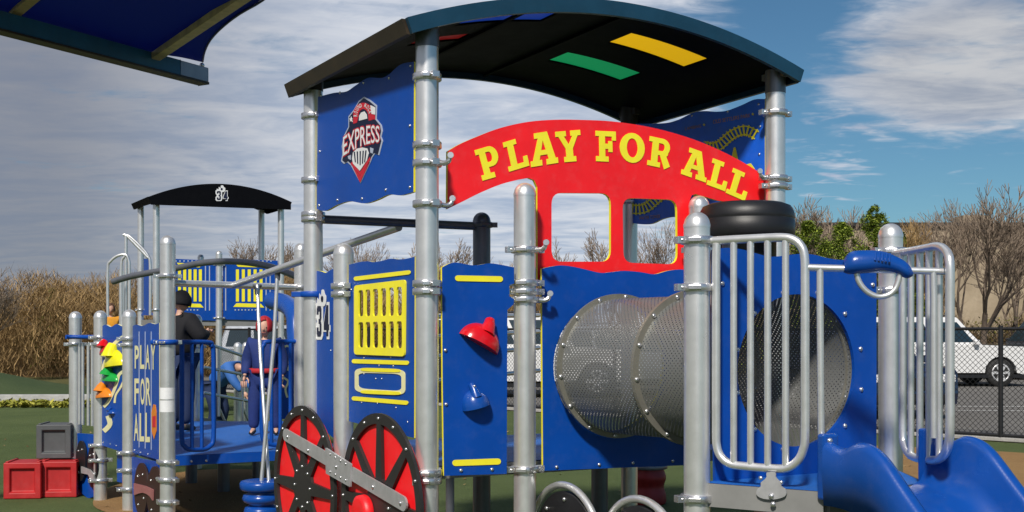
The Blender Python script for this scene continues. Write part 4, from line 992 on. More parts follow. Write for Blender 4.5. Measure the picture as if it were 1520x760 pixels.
# slide --------------------------------------------------------------------------------
sd = Vector((.465, -.885, 0)).normalized(); su = (pB-pA).normalized(); A0 = pA+sd*.03-su*.0; WSL = (pB-pA).length
def prof(t):
    """bed height, wall-top height along the run"""
    bed = .955 if t < .22 else max(.26, .955-.95*(t-.22)*(1 if t > .5 else (t-.22)/.28*.5+.5))
    if t > 1.05: bed = max(.26, .21+ (bed-.21))
    wt = 1.19 if t < .10 else 1.19
    return bed, wt
runs = smooth([(0, .95, 1.19), (.10, .95, 1.165), (.2, .935, 1.20), (.32, .89, 1.165), (.5, .74, .99), (.75, .52, .76), (1.05, .30, .55), (1.4, .24, .45), (1.7, .23, .40)], 6)
mb = MB(); vs = []; cols = 0
for t, bed, wt in runs:
    e = max(0, min(1, t/.25)); c = A0+sd*t
    sec = [(-.045, bed-.05), (-.055, (bed+wt)/2), (-.05, wt-.035), (-.035, wt-.008), (-.01, wt), (.015, wt-.012), (.026, wt-.04), (.035, bed+.10), (.07, bed+.03), (.14, bed), (WSL/2, bed-.012*e), (WSL-.14, bed), (WSL-.07, bed+.03), (WSL-.035, bed+.10), (WSL-.026, wt-.04), (WSL-.015, wt-.012), (WSL+.01, wt), (WSL+.035, wt-.008), (WSL+.05, wt-.035), (WSL+.055, (bed+wt)/2), (WSL+.045, bed-.05), (WSL/2, bed-.06)]
    cols = len(sec); vs += [Vector((c.x+su.x*a, c.y+su.y*a, z)) for a, z in sec]
n = len(runs); mb.add(vs, [(i*cols+k, i*cols+(k+1) % cols, (i+1)*cols+(k+1) % cols, (i+1)*cols+k) for i in range(n-1) for k in range(cols)], 0, True)
mb.add(vs[:cols], [list(range(cols))]); mb.add(vs[-cols:], [list(range(cols))[::-1]])
slide = props(mb.build('slide', PODB, main), 'glossy blue moulded slide')
for a in (0, WSL):
    p = A0+su*a-sd*.02; MB().box((p.x, p.y, 1.07), (.09, .05, .30), Matrix.Rotation(math.atan2(su.y, su.x), 3, 'Z')).build('socket', PODB, slide, bevel=.012)
    for z in (1.19, .97): bolt(Vector((p.x, p.y-.028, z)), Vector((.2, -1, 0)), slide, .014)
q = A0+sd*1.55+su*WSL/2; MB().tube([(q.x, q.y, 0), (q.x, q.y, .2)], .05, 12).build('slide_support', SILV, main)

# black drum stack --------------------------------------------------------------------
dc = W3(1108, 355, 6.25); zt = H-(302-HY)/F*6.25; zb = H-(353-HY)/F*6.25; rD = .258
mb = MB(); mb.lathe((dc.x, dc.y, 0), [(.16, zb-.16), (.16, zb-.01), (rD*.93, zb-.012), (rD-.006, zb+.004), (rD, zb+.012), (rD+.001, (zt+zb)/2-.004), (rD-.004, (zt+zb)/2), (rD-.001, (zt+zb)/2+.006), (rD, (zt+zb)/2+.02), (rD-.004, zt-.05), (rD-.022, zt-.018), (rD-.06, zt-.003), (rD*.3, zt), (0, zt)], 56)
dr = props(mb.build('smokestack_drum', BLACK, main), 'black round smokestack drum')
MB().tube([(dc.x-.12, dc.y-.1, zb-.4), (dc.x-.12, dc.y-.1, zb)], .03, 10).build('drum_leg', DKMET, dr); MB().tube([(dc.x+.12, dc.y-.05, zb-.4), (dc.x+.12, dc.y-.05, zb)], .03, 10).build('drum_leg', DKMET, dr)

# climbing holds --------------------------------------------------------------------
def hold(pl, x, y, w, h_, tilt, m, par, depth=.085, nm='climbing_hold'):
    """half dome scoop: pixel size w x h, open edge downwards"""
    s0, z0 = pl.px(x, y); k = abs(pl.px(x+1, y)[0]-s0); kz = abs(pl.px(x, y+1)[1]-z0); mb = MB(); vs = []; na, nb = 18, 8
    ct, st_ = math.cos(R(tilt)), math.sin(R(tilt)); rw, rh = w*k/2, h_*kz
    for i in range(nb+1):
        ph = math.pi/2*i/nb
        for j in range(na+1):
            th_ = math.pi*j/na; X = math.cos(th_)*math.cos(ph)*rw; Z = math.sin(th_)*math.cos(ph)*rh; O = math.sin(ph)*depth
            X, Z = X*ct-Z*st_, X*st_+Z*ct; vs.append(pl.w(s0+X, z0+Z, .01+O))
    mb.add(vs, [(i*(na+1)+j, i*(na+1)+j+1, (i+1)*(na+1)+j+1, (i+1)*(na+1)+j) for i in range(nb) for j in range(na)], 0, True)
    ins = [pl.w(s0+(math.cos(math.pi*j/10)*rw*ct), z0+math.cos(math.pi*j/10)*rw*st_, .01+math.sin(math.pi*j/10)*depth) for j in range(11)]
    mb.add(ins, [list(range(11))], 0)
    tx, tz = -st_*rh*1.15, ct*rh*1.15
    mb.tube([pl.w(s0+tx*.5, z0+tz*.5, .05), pl.w(s0+tx*.9, z0+tz*.9, .04), pl.w(s0+tx*1.12, z0+tz*1.12, .02)], [rw*.4, rw*.27, rw*.22], 12)
    o = mb.build(nm, m, par); bolt(pl.w(s0+tx*1.05, z0+tz*1.05, .055), (pl.n.x, pl.n.y, .3), o, .008); return o
hold(PN_, 708, 511, 62, 31, -28, GRED, nar, .095); hold(PN_, 705, 604, 40, 27, 14, PODB, nar, .08)

# bars and arms overhead ----------------------------------------------------------------
zb0, zb1 = H-(325-HY)/F*7.68, H-(336-HY)/F*8.26
MB().tube([(p0.x, p0.y, zb0), (p8.x, p8.y, zb1)], .030, 14).build('overhead_bar', DKMET, main)  # bar darkened by colour, standing in for shade under the roof
MB().tube([W3(345, 424, 10.0), W3(470, 379, 9.0), W3(592, 337, 8.05)], .030, 14).build('diagonal_beam', SILV, main)
MB().tube([W3(250, 420, 9.55), W3(447, 427, 10.5)], .030, 14).build('cross_beam', SILV, main)
# rails seen behind
for (a, b_) in (((640, 470, 9.4), (800, 468, 10.6)), ((640, 500, 9.4), (800, 492, 10.6)), ((640, 530, 9.4), (800, 516, 10.6)), ((640, 566, 9.4), (800, 550, 10.6))):
    MB().tube([W3(*a), W3(*b_)], .02, 8).build('rear_rail', SILV, main)

# ================================================================= LEFT STRUCTURE
q1, q2, q3, q4, q10 = G(112, 11.9), G(149, 11.4), G(192, 10.76), G(249, 9.55), G(447, 10.5)
left = thing('deck_play_structure', q4, 'low roofless play structure with a blue deck and coloured climbing holds', 'play structure')
post(left, 249, 9.55, 2.48, [(410, 200), (508, 200), (686, 330), (712, 330), (745, 330)])
post(left, 192, 10.76, 1.885, [(503, 200), (512, 200), (672, 200), (698, 200), (726, 200)])
post(left, 149, 11.4, 1.885, [(501, 200), (511, 200), (661, 200), (683, 200), (713, 200)])
post(left, 112, 11.9, 1.885, [(511, 200)])
post(left, 284, 12.66, .58, [], m=DKMET, dome=False); post(left, 332, 12.0, .58, [], m=DKMET, dome=False); post(left, 380, 12.4, .58, [], m=DKMET, dome=False, r=.04)
post(left, 292, 14.0, 1.88, [(515, 200)]); post(left, 353, 18.0, 1.50, []); post(left, 365.5, 18.4, 1.50, [])
for zz in (583, 602):
    mb = MB(); mb.lathe((q4.x, q4.y, 0), [(.0645, H-(zz+9-HY)/F*9.55), (.0645, H-(zz-8-HY)/F*9.55)], 24); o_ = mb.build('label_sticker', WHITE, left)
    bmm = bmesh.new(); bmm.from_mesh(o_.data); bmesh.ops.delete(bmm, geom=[f for f in bmm.faces if len(f.verts) > 4 or f.normal.y > -.35], context='FACES'); bmm.to_mesh(o_.data); bmm.free()
# blue rail collars
rr1 = MB(); rr1.tube([G(98, 11.7, 1.62), G(112, 11.83, 1.62)+Vector((0, -.08, 0)), G(140, 11.45, 1.62)], .022, 8); rr1.build('blue_rail', BLUE, left)
for x, D in ((118, 11.8), (123, 11.75), (131, 11.65), (137, 11.6), (141, 11.5)): MB().tube([G(x, D, .72), G(x, D, 1.56)], .016, 8).build('barrier_bar', SILV, left)
PL4 = Plane(q3, q4, .0)
z4 = lambda pts: [(100+a/6.335, 640+b_/6.335) for a, b_ in pts]
def wavy(x0, x1, y0, y1, n, amp): return [(x0+(x1-x0)*i/(n*6), y0+(y1-y0)*i/(n*6)-amp*math.sin(math.pi*2*i/6)) for i in range(n*6+1)]
lp = panel('play_for_all_panel', PL4, [P(PL4, wavy(198.5, 238, 484, 479, 2, 1.6)+[(238, 683), (198.5, 671)])], (BLUE, CREAM), left, label='blue panel with PLAY FOR ALL in tall cream letters')
for w_, x0, x1, ya, yb in (('PLAY', 201.8, 233.6, 514, 546), ('FOR', 201.5, 227, 563, 599.5), ('ALL', 200.8, 226, 615, 653)):
    n = len(w_); ext = (x1-x0)/n
    for i, ch in enumerate(w_):
        f = (x0+ext*i-201)/34; a, b_ = ya-1.2*f*2, yb+2*f*(1 if yb < 600 else 2)
        xa = x0+ext*i+.4+i*.15; xb = xa+ext*.72
        text('letter', PL4, ch, (lambda u0, v0, xa=xa, xb=xb, a=a, b_=b_: (xa+(xb-xa)*u0, b_+(a-b_)*v0)), CREAM, lp, .0125, .022)
for x in (208, 217, 226): decal('slat_line', PL4, [P(PL4, [(x, 492), (x+.7, 492), (x+.7, 664+(x-208)*.2), (x, 664+(x-208)*.2)])], GREYP, lp, .0112)
decal('train_mark', PL4, [P(PL4, [(227, 612), (230, 600), (233, 601), (234.5, 612), (234.5, 640), (231, 652), (227.5, 640)])], ORANGE, lp); decal('train_mark', PL4, [P(PL4, [(229, 618), (233.5, 617), (233.5, 634), (229, 634)])], REDP, lp, .015)
pbolts(PL4, z4([(640, 178), (700, 200), (770, 215)]), lp, r=.008)
lo = panel('wheel_board', PL4, [P(PL4, [(197, 678), (236, 686), (236, 735), (222, 780), (199, 775)])], BLUE, left)
PL4b = Plane(q3, q4, .03)
def smallwheel(pl, cx, cy, rx, ry, par, m=BROWNBLK):
    mb = MB(); poly(mb, pl, [P(pl, [(cx+rx*math.cos(a*math.pi/18), cy+ry*math.sin(a*math.pi/18)) for a in range(36)])], .02); w = mb.build('train_wheel', m, par)
    for a in (.5, 2.2, 3.9, 5.4): pbolts(pl, [(cx+rx*.55*math.cos(a), cy+ry*.72*math.sin(a))], w, .011, .011)
    return w
smallwheel(PL4b, 210.5, 726, 10, 39, left); smallwheel(PL4b, 230.5, 733, 11, 41, left)
mb = MB(); poly(mb, PL4b, [P(PL4b, z4([(650, 488), (760, 515), (832, 548), (828, 650), (800, 610), (770, 588), (735, 577), (700, 583), (652, 600)]))], .012, 0, None, .02); mb.build('connecting_plate', PINKMET, left)
PL3 = Plane(q2, q3, .0)
cp3 = panel('climbing_panel', PL3, [P(PL3, wavy(153.5, 187, 484, 482, 2, 2)+[(187, 672), (152.5, 661)])], (BLUE, CREAM), left, label='blue climbing panel with coloured holds and cream curves')
def stroke(pl, pts, w, par, m=CREAM):
    c = smooth(pts, 5); a, b_ = [], []
    for i, p in enumerate(c):
        d = Vector(c[min(i+1, len(c)-1)])-Vector(c[max(i-1, 0)]); d.normalize(); n = Vector((-d.y, d.x))*w/2; a.append(tuple(Vector(p)+n)); b_.append(tuple(Vector(p)-n))
    decal('cream_curve', pl, [P(pl, a+b_[::-1])], m, par)
stroke(PL3, [(166, 516), (176, 506), (186, 499)], 5, cp3); stroke(PL3, [(160, 535), (156, 548), (161, 553)], 7, cp3); stroke(PL3, [(187, 550), (179, 556), (176, 566), (171, 580), (163, 596), (156, 604)], 4.5, cp3)
stroke(PL3, [(187, 562), (181, 575), (174, 586), (172, 598)], 3, cp3); stroke(PL3, [(162, 617), (165, 630), (156, 640)], 7, cp3)
hold(PL3, 161, 523, 17, 13, 12, GRED, cp3, .06); hold(PL3, 173, 544, 26, 25, 5, mat('lime_yellow_plastic', (.75, .70, .01), .2), cp3, .08); hold(PL3, 167, 565, 21, 14, 0, GREEN, cp3, .07); hold(PL3, 158, 590, 20, 15, 5, ORANGE, cp3, .075); hold(PL3, 168, 613, 9, 6, 0, PODB, cp3, .05)
pbolts(PL3, z4([(350, 103), (413, 120), (470, 135)]), cp3, r=.008)
panel('skirt_board', PL3, [P(PL3, [(160, 676), (186, 682), (186, 722), (160, 716)])], BLUE, left, off=-.1)
PL2 = Plane(q1, q2, .02)
panel('skirt_board', PL2, [P(PL2, [(116, 643), (144, 645), (146, 735), (132, 740), (118, 728)])], BLUE, left)
PL2b = Plane(q1, q2, .05); smallwheel(PL2b, 121, 684, 7, 30, left, BLACK); smallwheel(PL2b, 138, 692, 7, 32, left, BLACK)
mb = MB(); poly(mb, PL2b, [P(PL2b, [(124, 692), (137, 697), (143, 704), (142, 716), (134, 704), (124, 702)])], .012, 0, None, .02); mb.build('connecting_plate', STEEL, left)
# blue deck of the left structure
d0, d1, d2, d3, d4 = G(255, 9.93, 0), G(413, 10.35, 0), G(452, 11.2, 0), G(420, 13.7, 0), G(262, 13.7, 0)
dk = deck(left, [d0, d1, d2, d3, d4, G(196, 11.0)], .60, .085, DECK, BLUE, label='bright blue coated deck')
PD = Plane(d0, d1, .0)
pbolts(PD, [(283, 684), (305, 683)], dk, .03, .012)
def barrier(pl, x0, x1, xr, ytop, ybot, bars, par, flip=False):
    s = -1 if flip else 1
    pts = [(x0, ytop), (x1-10*s, ytop), (x1-3*s, ytop+5), (x1, ytop+16), (x1, (ytop+ybot)/2), (x1, ybot-18), (x1-5*s, ybot-5), (x1-16*s, ybot), (xr+12*s, ybot), (xr+4*s, ybot-5), (xr, ybot-16), (xr, (ytop+ybot)/2), (xr, ytop)]
    f = MB().tube([pl.wp(x, y) for x, y in smooth(pts, 4)], .021, 10).build('barrier_frame', BLUE, par)
    for b_ in bars: MB().tube([pl.wp(b_, ytop), pl.wp(b_, ybot)], .017, 8).build('barrier_bar', BLUE, f)
PB1 = Plane(q4+Vector((0, .1, 0)), G(330, 10.1, 0)); barrier(PB1, 238, 317, 270, 508, 667, (285, 299.5), left)
PB2 = Plane(G(380, 10.3), G(450, 10.5)); barrier(PB2, 448, 389, 443, 507, 660, (403, 416, 431), left, True)
mb = MB(); zc_ = H-(508-HY)/F*9.55; mb.lathe((q4.x, q4.y, 0), [(.0645, zc_-.022), (.084, zc_-.02), (.09, zc_), (.084, zc_+.02), (.0645, zc_+.022)], 24); mb.tube([q4+Vector((-.12, -.02, zc_)), q4+Vector((-.08, -.04, zc_))], .026, 8); mb.build('rail_collar', BLUE, left)
# ramp rails behind the deck
PRP = Plane(G(300, 13.8), G(382, 14.6))
rmp = MB().tube([PRP.wp(302, 508), PRP.wp(366, 530)], .021, 8).build('ramp_rail', SILV, left)
for a, b_ in (((302, 545), (362, 556)), ((302, 583), (378, 597))): MB().tube([PRP.wp(*a), PRP.wp(*b_)], .019, 8).build('ramp_rail', SILV, left)
for x, y0, y1 in ((325, 516, 618), (360, 528, 628)): MB().tube([PRP.wp(x, y0), PRP.wp(x, y1)], .019, 8).build('ramp_upright', SILV, left)
for x in (325, 360): MB().tube([PRP.wp(x, 605), PRP.wp(x+10, 628)], .015, 8).build('ramp_brace', SILV, left)
panel('ramp_side', PRP, [P(PRP, [(300, 620), (382, 631), (382, 641), (300, 632)])], GREYM, left, t=.03)
# blue slide tail and patterned panel seen behind
PX = Plane(G(405, 15.5), G(445, 15.5))
sw = panel('swirl_panel', PX, [P(PX, [(414, 508), (436, 508), (436, 622), (414, 622)])], BLUE, left, label='blue panel with pale swirls behind the deck')
stroke(PX, [(432, 515), (424, 514), (420, 524), (424, 534), (430, 540), (427, 550)], 3, sw); stroke(PX, [(420, 560), (428, 566), (424, 578), (427, 590)], 3, sw)

# pod climber with leaning poles ----------------------------------------------------------
pc = G(389, 9.35); zt = H-(713-HY)/F*9.35
pod = thing('pod_climber', pc, 'ribbed blue pod step with two thin silver poles crossing above it', 'climber')
pr_ = [(.09, .0), (.095, .08)]
for k in range(3):
    z = .06+k*.105; pr_ += [(.095, z), (.125+.012*k, z+.025), (.135+.012*k, z+.05), (.125+.012*k, z+.08), (.10, z+.1)]
pr_ += [(.12, zt-.085), (.165, zt-.075), (.178, zt-.06), (.18, zt-.02), (.17, zt-.004), (.15, zt), (0, zt)]
MB().lathe((pc.x, pc.y, 0), pr_, 36).build('pod', PODB, pod)
MB().tube([W3(382, 424, 9.9), W3(386, 520, 9.65), W3(399, 714, 9.38)], .0155, 10).build('pole', SILV, pod)
MB().tube([W3(412, 400, 9.47), W3(407, 500, 9.42), W3(388, 714, 9.33)], .0155, 10).build('pole', SILV, pod)
for p in (W3(382, 424, 9.95), W3(412, 402, 9.47)): MB().lathe(p-Vector((0, 0, .05)), [(.02, -.03), (.024, 0), (.024, .03), (.04, .04), (.04, .06), (.0, .06)], 12).build('pole_clamp', DKMET, pod)

# ================================================================= FAR TOWER
t1, t2, t3, t4 = G(232, 22), G(417, 23.1), G(209, 23), G(388, 24.1)
far = thing('tower_play_structure', t1, 'distant play tower under a black arched roof numbered 34 with blue and yellow barred panels', 'play structure')
for px_, D in ((232, 22), (417, 23.1), (209, 23), (388, 24.1)): post(far, px_, D, 4.22, [(460, 200)] if D < 23.05 else [], dome=False, m=SILV)
post(far, 325, 22.5, 3.25, [(393, 200), (472, 200)]); post(far, 298, 24, 3.28, []); post(far, 182, 21, 2.78, [], dome=False)
FFp = Plane(t1, t2, .15); FBp = Plane(t3, t4, -.12)
a_, b_ = FFp.px(222, 295), FFp.px(431, 303); c_, d_ = FBp.px(197, 301), FBp.px(399, 312)
fz = a_[1]; fz2 = b_[1]
rf, pt_ = arch_roof(far, FFp.w(a_[0], 0), FFp.w(b_[0], 0), FBp.w(c_[0], 0), FBp.w(d_[0], 0), fz, .30, .12, 'black arched roof with a closed gable numbered 34', None, None, zR=fz2-fz, mats=(ROOFB, ROOFB))
gl = [pt_(i/20, -.03, -.02) for i in range(21)]
L0 = FFp; mb = MB(); g2 = [onplane(FFp, p) for p in gl]; g2 = g2+[(g2[-1][0], g2[-1][1]-.10), (g2[0][0], g2[0][1]-.10)]
FG = Plane(FFp.w(0, 0), FFp.w(1, 0), .06); gb = panel('gable', FG, [g2], ROOFB, far, t=.02)
q6 = lambda a, b_: (300+a/12.67, 260+b_/12.67)
num34(FG, gb, lambda a, b_: q6(268+86*a, 470-170*b_), lambda a, b_: q6(398+80*a, 470-165*b_), lambda a, b_: q6(290+150*a, 310-110*b_), NAVY, WHITE, .014)
FP = Plane(t1, t2, .03)
def barpanel(x0, x1, bx0, bx1):
    p = panel('barred_panel', FP, [P(FP, [(x0, 384), (x1, 387), (x1, 476), (x0, 474)])], BLUE, far)
    decal('yellow_frame', FP, [P(FP, [(bx0, 390), (bx1, 392), (bx1-5, 397), (bx0+5, 396)])], YEL, p); decal('yellow_frame', FP, [P(FP, [(bx0+3, 450), (bx1-4, 451), (bx1+1, 456.5), (bx0-2, 455.5)])], YEL, p)
    n = 5
    for i in range(n):
        x = bx0+2+(bx1-bx0-8)*i/(n-1)
        decal('yellow_bar', FP, [P(FP, [(x, 400), (x+4.4, 400), (x+4.4, 447.5), (x, 447.5)])], YEL, p)
    ws = [P(FP, [(x, 395), (x+1.5, 395), (x+1.5, 461), (x, 461)]) for x in (x0+3, bx1+3, bx1+9)]
    ws += [P(FP, [(x0+4+i*6, 386.5), (x0+6+i*6, 386.5), (x0+6+i*6, 388.5), (x0+4+i*6, 388.5)]) for i in range(int((x1-x0)/6)-1)]+[P(FP, [(bx0+i*5, 459), (bx0+2+i*5, 459), (bx0+2+i*5, 461), (bx0+i*5, 461)]) for i in range(int((bx1-bx0)/5))]
    decal('white_slats', FP, ws, GREYP, p)
barpanel(256, 320, 262, 301); barpanel(331, 412, 348, 391)
panel('corner_panel', Plane(t3, t1, 0), [P(Plane(t3, t1, 0), [(214, 384), (222, 384), (222, 460), (228, 468), (210, 468), (214, 460)])], BLUE, far)
deck(far, [t1, t2, t4, t3], 1.9, .12, DECK, GREYM)
MB().tube([W3(*p) for p in smooth([(168, 418, 15.5), (200, 409, 15.3), (262, 398, 15.0), (296, 391, 14.8), (330, 388, 14.6), (370, 390, 14.3), (405, 397, 14.1), (442, 411, 13.8)], 5)], .042, 10).build('arched_beam', DKMET, far)
for pts in ([(160, 470), (160, 400), (164, 388), (174, 380), (186, 378), (191, 386), (192, 400), (192, 470)], [(180, 470), (180, 395), (184, 382), (187, 378)]):
    MB().tube([W3(x, y, 20) for x, y in smooth(pts, 5)], .026, 8).build('hoop_rail', SILV, far)
for o in (0, 5): MB().tube([W3(x, y, 20.5) for x, y in smooth([(183+o*.3, 349), (188+o, 350+o*.3), (205+o, 367), (218+o*.5, 381), (223, 392+o), (223, 468)], 5)], .026, 8).build('stair_rail', SILV, far)
MB().tube([W3(187, 350, 20.5), W3(187, 470, 20.5)], .03, 8).build('stair_post', SILV, far)
MB().tube([W3(*p) for p in smooth([(404, 446, 20), (425, 452, 19.6), (438, 468, 19.2), (440, 500, 19), (446, 560, 18.6)], 5)], [.16]*21, 14).build('tube_slide', PODB, far)

# ================================================================= RED BARREL under the main deck
rb_ = thing('red_barrel', G(962, 11.2), 'dark red ribbed play barrel standing in shade beneath the train', 'barrel')
MB().lathe(G(962, 11.2), [(.17, 0), (.18, .03)]+[(.165+.012*math.sin(i*1.05), .03+i*.03) for i in range(1, 22)]+[(.17, .72), (.1, .74), (0, .74)], 28).build('barrel_body', mat('dark_red_plastic', (.25, .008, .01), .5), rb_)
MB().lathe(G(962, 11.2), [(.185, .34), (.19, .345), (.19, .375), (.185, .38)], 28).build('hoop', DKMET, rb_)
# ================================================================= CRATES
def crate(px_, D, z0, s, rz, m, label):
    c = G(px_, D); root = thing('play_crate', (c.x, c.y, z0), label, 'crate', 'plastic play crates left of the climbing panel', rz)
    mb = MB(); h = s/2; fr = .16*s; ins = .035
    for nx, ny, nz in ((0, -1, 0), (1, 0, 0), (0, 1, 0), (-1, 0, 0), (0, 0, 1), (0, 0, -1)):
        n = Vector((nx, ny, nz)); a = Vector((0, 0, 1)) if nz == 0 else Vector((1, 0, 0)); t = a.cross(n); ctr = Vector((0, 0, h))
        o = [ctr+n*h+(t*i+a*j)*h for i, j in ((-1, -1), (1, -1), (1, 1), (-1, 1))]; i1 = [ctr+n*h+(t*i+a*j)*(h-fr) for i, j in ((-1, -1), (1, -1), (1, 1), (-1, 1))]; i2 = [ctr+n*(h-ins)+(t*i+a*j)*(h-fr-.012) for i, j in ((-1, -1), (1, -1), (1, 1), (-1, 1))]
        if nz == 0: mb.add(o+i1+i2, [(k, (k+1) % 4, (k+1) % 4+4, k+4) for k in range(4)]+[(k+4, (k+1) % 4+4, (k+1) % 4+8, k+8) for k in range(4)]+[(8, 9, 10, 11)])
        else: mb.add(o, [(0, 1, 2, 3)])
    o = mb.build('crate_body', m, root, local=True)
    bmm = bmesh.new(); bmm.from_mesh(o.data); bmesh.ops.remove_doubles(bmm, verts=bmm.verts, dist=1e-4); bmesh.ops.recalc_face_normals(bmm, faces=bmm.faces); bmm.to_mesh(o.data); bmm.free()
    bv = o.modifiers.new('bevel', 'BEVEL'); bv.width = .008; bv.segments = 2; bv.limit_method = 'ANGLE'
    e = MB()
    for sx in (-1, 1): e.box((sx*(h-fr*.5), 0, s+.006), (fr*.5, s*.9, .012))
    e.build('top_ridges', m, root, bevel=.004, local=True); return root
CR = mat('faded_red_plastic', (.42, .012, .014), .55, var=.15, nscale=5); CGY = mat('grey_crate_plastic', (.075, .08, .085), .6, var=.15, nscale=5)
crate(41, 11.65, 0, .36, R(6), CR, 'left one of the two red crates, out on the green turf')
crate(95, 11.75, 0, .36, R(4), CR, 'right one of the two red crates, under the grey crate')
crate(87, 11.9, .375, .345, R(5), CGY, 'dark grey crate stacked on top of the red crates')

# ================================================================= SHADE SAIL
def WC(x, y, D): return W3(x, y, D*1.5)
e0, e1 = WC(-260, -38, 6.4), WC(303, 112, 8.95)
sail = thing('shade_canopy', (e0.x-.3, e0.y, 0), 'dark blue fabric shade canopy on grey steel rafters at the top left', 'shade canopy')
def beam3(a, b_, w, h_, m, nm, par=sail):
    d = (b_-a).normalized(); s = d.cross(Vector((0, 0, 1))).normalized(); up = s.cross(d); mb = MB()
    vs = [p+s*i*w/2+up*j*h_/2 for p in (a, b_) for i, j in ((-1, -1), (1, -1), (1, 1), (-1, 1))]
    mb.add(vs, [(0, 1, 2, 3), (7, 6, 5, 4)]+[(k, (k+1) % 4, (k+1) % 4+4, k+4) for k in range(4)]); return mb.build(nm, m, par, bevel=.004)
BEAM = mat('teal_canopy_beam', (.012, .11, .22), .45, var=.2, nscale=3); RAFT = mat('tan_grey_rafter', (.55, .43, .2), .45, metal=.1, var=.3, nscale=5); CAPM = mat('zinc_end', (.32, .33, .38), .4, metal=.5)
def lerp(a, b_, t): return a+(b_-a)*t
bm_ = beam3(e0, lerp(e0, e1, .90), .13, .17, BEAM, 'edge_beam')
beam3(lerp(e0, e1, .901), e1, .128, .166, CAPM, 'beam_end', bm_)
lipo = Vector((0, -.02, -.105)); beam3(e0+lipo, e1+lipo, .17, .022, BROWNLIT, 'beam_lip', bm_)  # lip coloured brown to look lit from below the beam
beam3(WC(228, 86, 8.5), WC(425, -48, 6.6), .11, .075, RAFT, 'rafter'); beam3(WC(12, 26, 7.6), WC(92, -42, 6.9), .11, .075, RAFT, 'rafter')
top_edge = [WC(-260, -50, 6.45), WC(-60, 4, 7.2), WC(100, 47, 7.9), WC(225, 80, 8.5), WC(270, 88, 8.75), WC(301, 95, 8.95)]
far_edge = [WC(-380, -105, 6.0), WC(-250, -92, 6.1), WC(-50, -78, 6.25), WC(150, -66, 6.4), WC(330, -56, 6.5), WC(425, -50, 6.6)]
curve = smooth([(301, 91, 8.95), (304, 76, 8.6), (313, 58, 8.2), (331, 39, 7.8), (356, 20, 7.45), (390, 0, 7.1), (408, -20, 6.9), (425, -50, 6.6)], 3)
rc = [WC(*c) for c in curve]; te = smooth([tuple(p) for p in top_edge], 4); fe = smooth([tuple(p) for p in far_edge], 4); n = len(te); m_ = len(rc); lf0, lf1 = Vector(te[0]), Vector(fe[0]); mb = MB(); vs = []
for j in range(m_):
    v = j/(m_-1)
    for i in range(n):
        u = i/(n-1); C0, C1 = Vector(te[i]), Vector(fe[i]); D0, D1 = lf0.lerp(lf1, v), rc[j]
        B = (lf0*(1-u)+rc[0]*u)*(1-v)+(lf1*(1-u)+rc[-1]*u)*v
        vs.append(C0*(1-v)+C1*v+D0*(1-u)+D1*u-B+Vector((0, 0, .06*math.sin(math.pi*u)*math.sin(math.pi*v)+.02)))
mb.add(vs, [(j*n+i, j*n+i+1, (j+1)*n+i+1, (j+1)*n+i) for j in range(m_-1) for i in range(n-1)], 0, True); fb_ = mb.build('fabric', FABRIC, sail); sm = fb_.modifiers.new('thick', 'SOLIDIFY'); sm.thickness = .004
MB().tube([p-Vector((0, 0, .004)) for p in rc[:]], .011, 8).build('fabric_hem', DKBLUE, sail)
MB().lathe((e0.x-.02, e0.y, 0), [(.1, 0), (.1, e0.z-.05)], 20).build('canopy_post', SILV, sail)
bolt(WC(300, 97, 8.9), (0, -1, 0), sail, .03)

# ================================================================= PEOPLE
SKIN = mat('skin', (.62, .36, .26), .55, var=.06); HAIRB = mat('brown_hair', (.10, .045, .02), .7, bump=.4, bscale=60); HAIRK = mat('dark_hair', (.012, .01, .01), .6)
JBLK = mat('black_jacket_cloth', (.008, .008, .011), .85, bump=.3, bscale=40); JNAVY = mat('navy_costume_cloth', (.01, .028, .15), .8, bump=.3, bscale=40); JBLUE = mat('bright_blue_jacket', (.03, .13, .42), .75, bump=.3, bscale=40)
DENIM = mat('dark_denim', (.015, .03, .09), .85); RCLOTH = mat('red_cloth', (.45, .012, .02), .8); YCLOTH = mat('yellow_orange_cloth', (.75, .32, .02), .8); SHOE = mat('black_shoe', (.015, .015, .015), .6)
def skin(name, vs, es, rs, m, parent, sub=2):
    me = bpy.data.meshes.new(name); me.from_pydata([Vector(v) for v in vs], es, []); o = bpy.data.objects.new(name, me); COL.objects.link(o)
    o.modifiers.new('skin', 'SKIN'); 
    if not me.skin_vertices: me.attributes  # layer is created with the modifier
    bm2 = bmesh.new(); bm2.from_mesh(me); ly = bm2.verts.layers.skin.verify(); bm2.verts.ensure_lookup_table()
    for i, r in enumerate(rs): bm2.verts[i][ly].radius = r if isinstance(r, tuple) else (r, r); bm2.verts[i][ly].use_root = (i == 0)
    bm2.to_mesh(me); bm2.free()
    s = o.modifiers.new('sub', 'SUBSURF'); s.levels = sub; s.render_levels = sub
    dg = bpy.context.evaluated_depsgraph_get(); dg.update(); me2 = bpy.data.meshes.new_from_object(o.evaluated_get(dg)); bpy.data.objects.remove(o)
    for p in me2.polygons: p.use_smooth = True
    me2.materials.clear(); me2.materials.append(m); me2.name = name
    ob = bpy.data.objects.new(name, me2); link(ob, parent); return ob
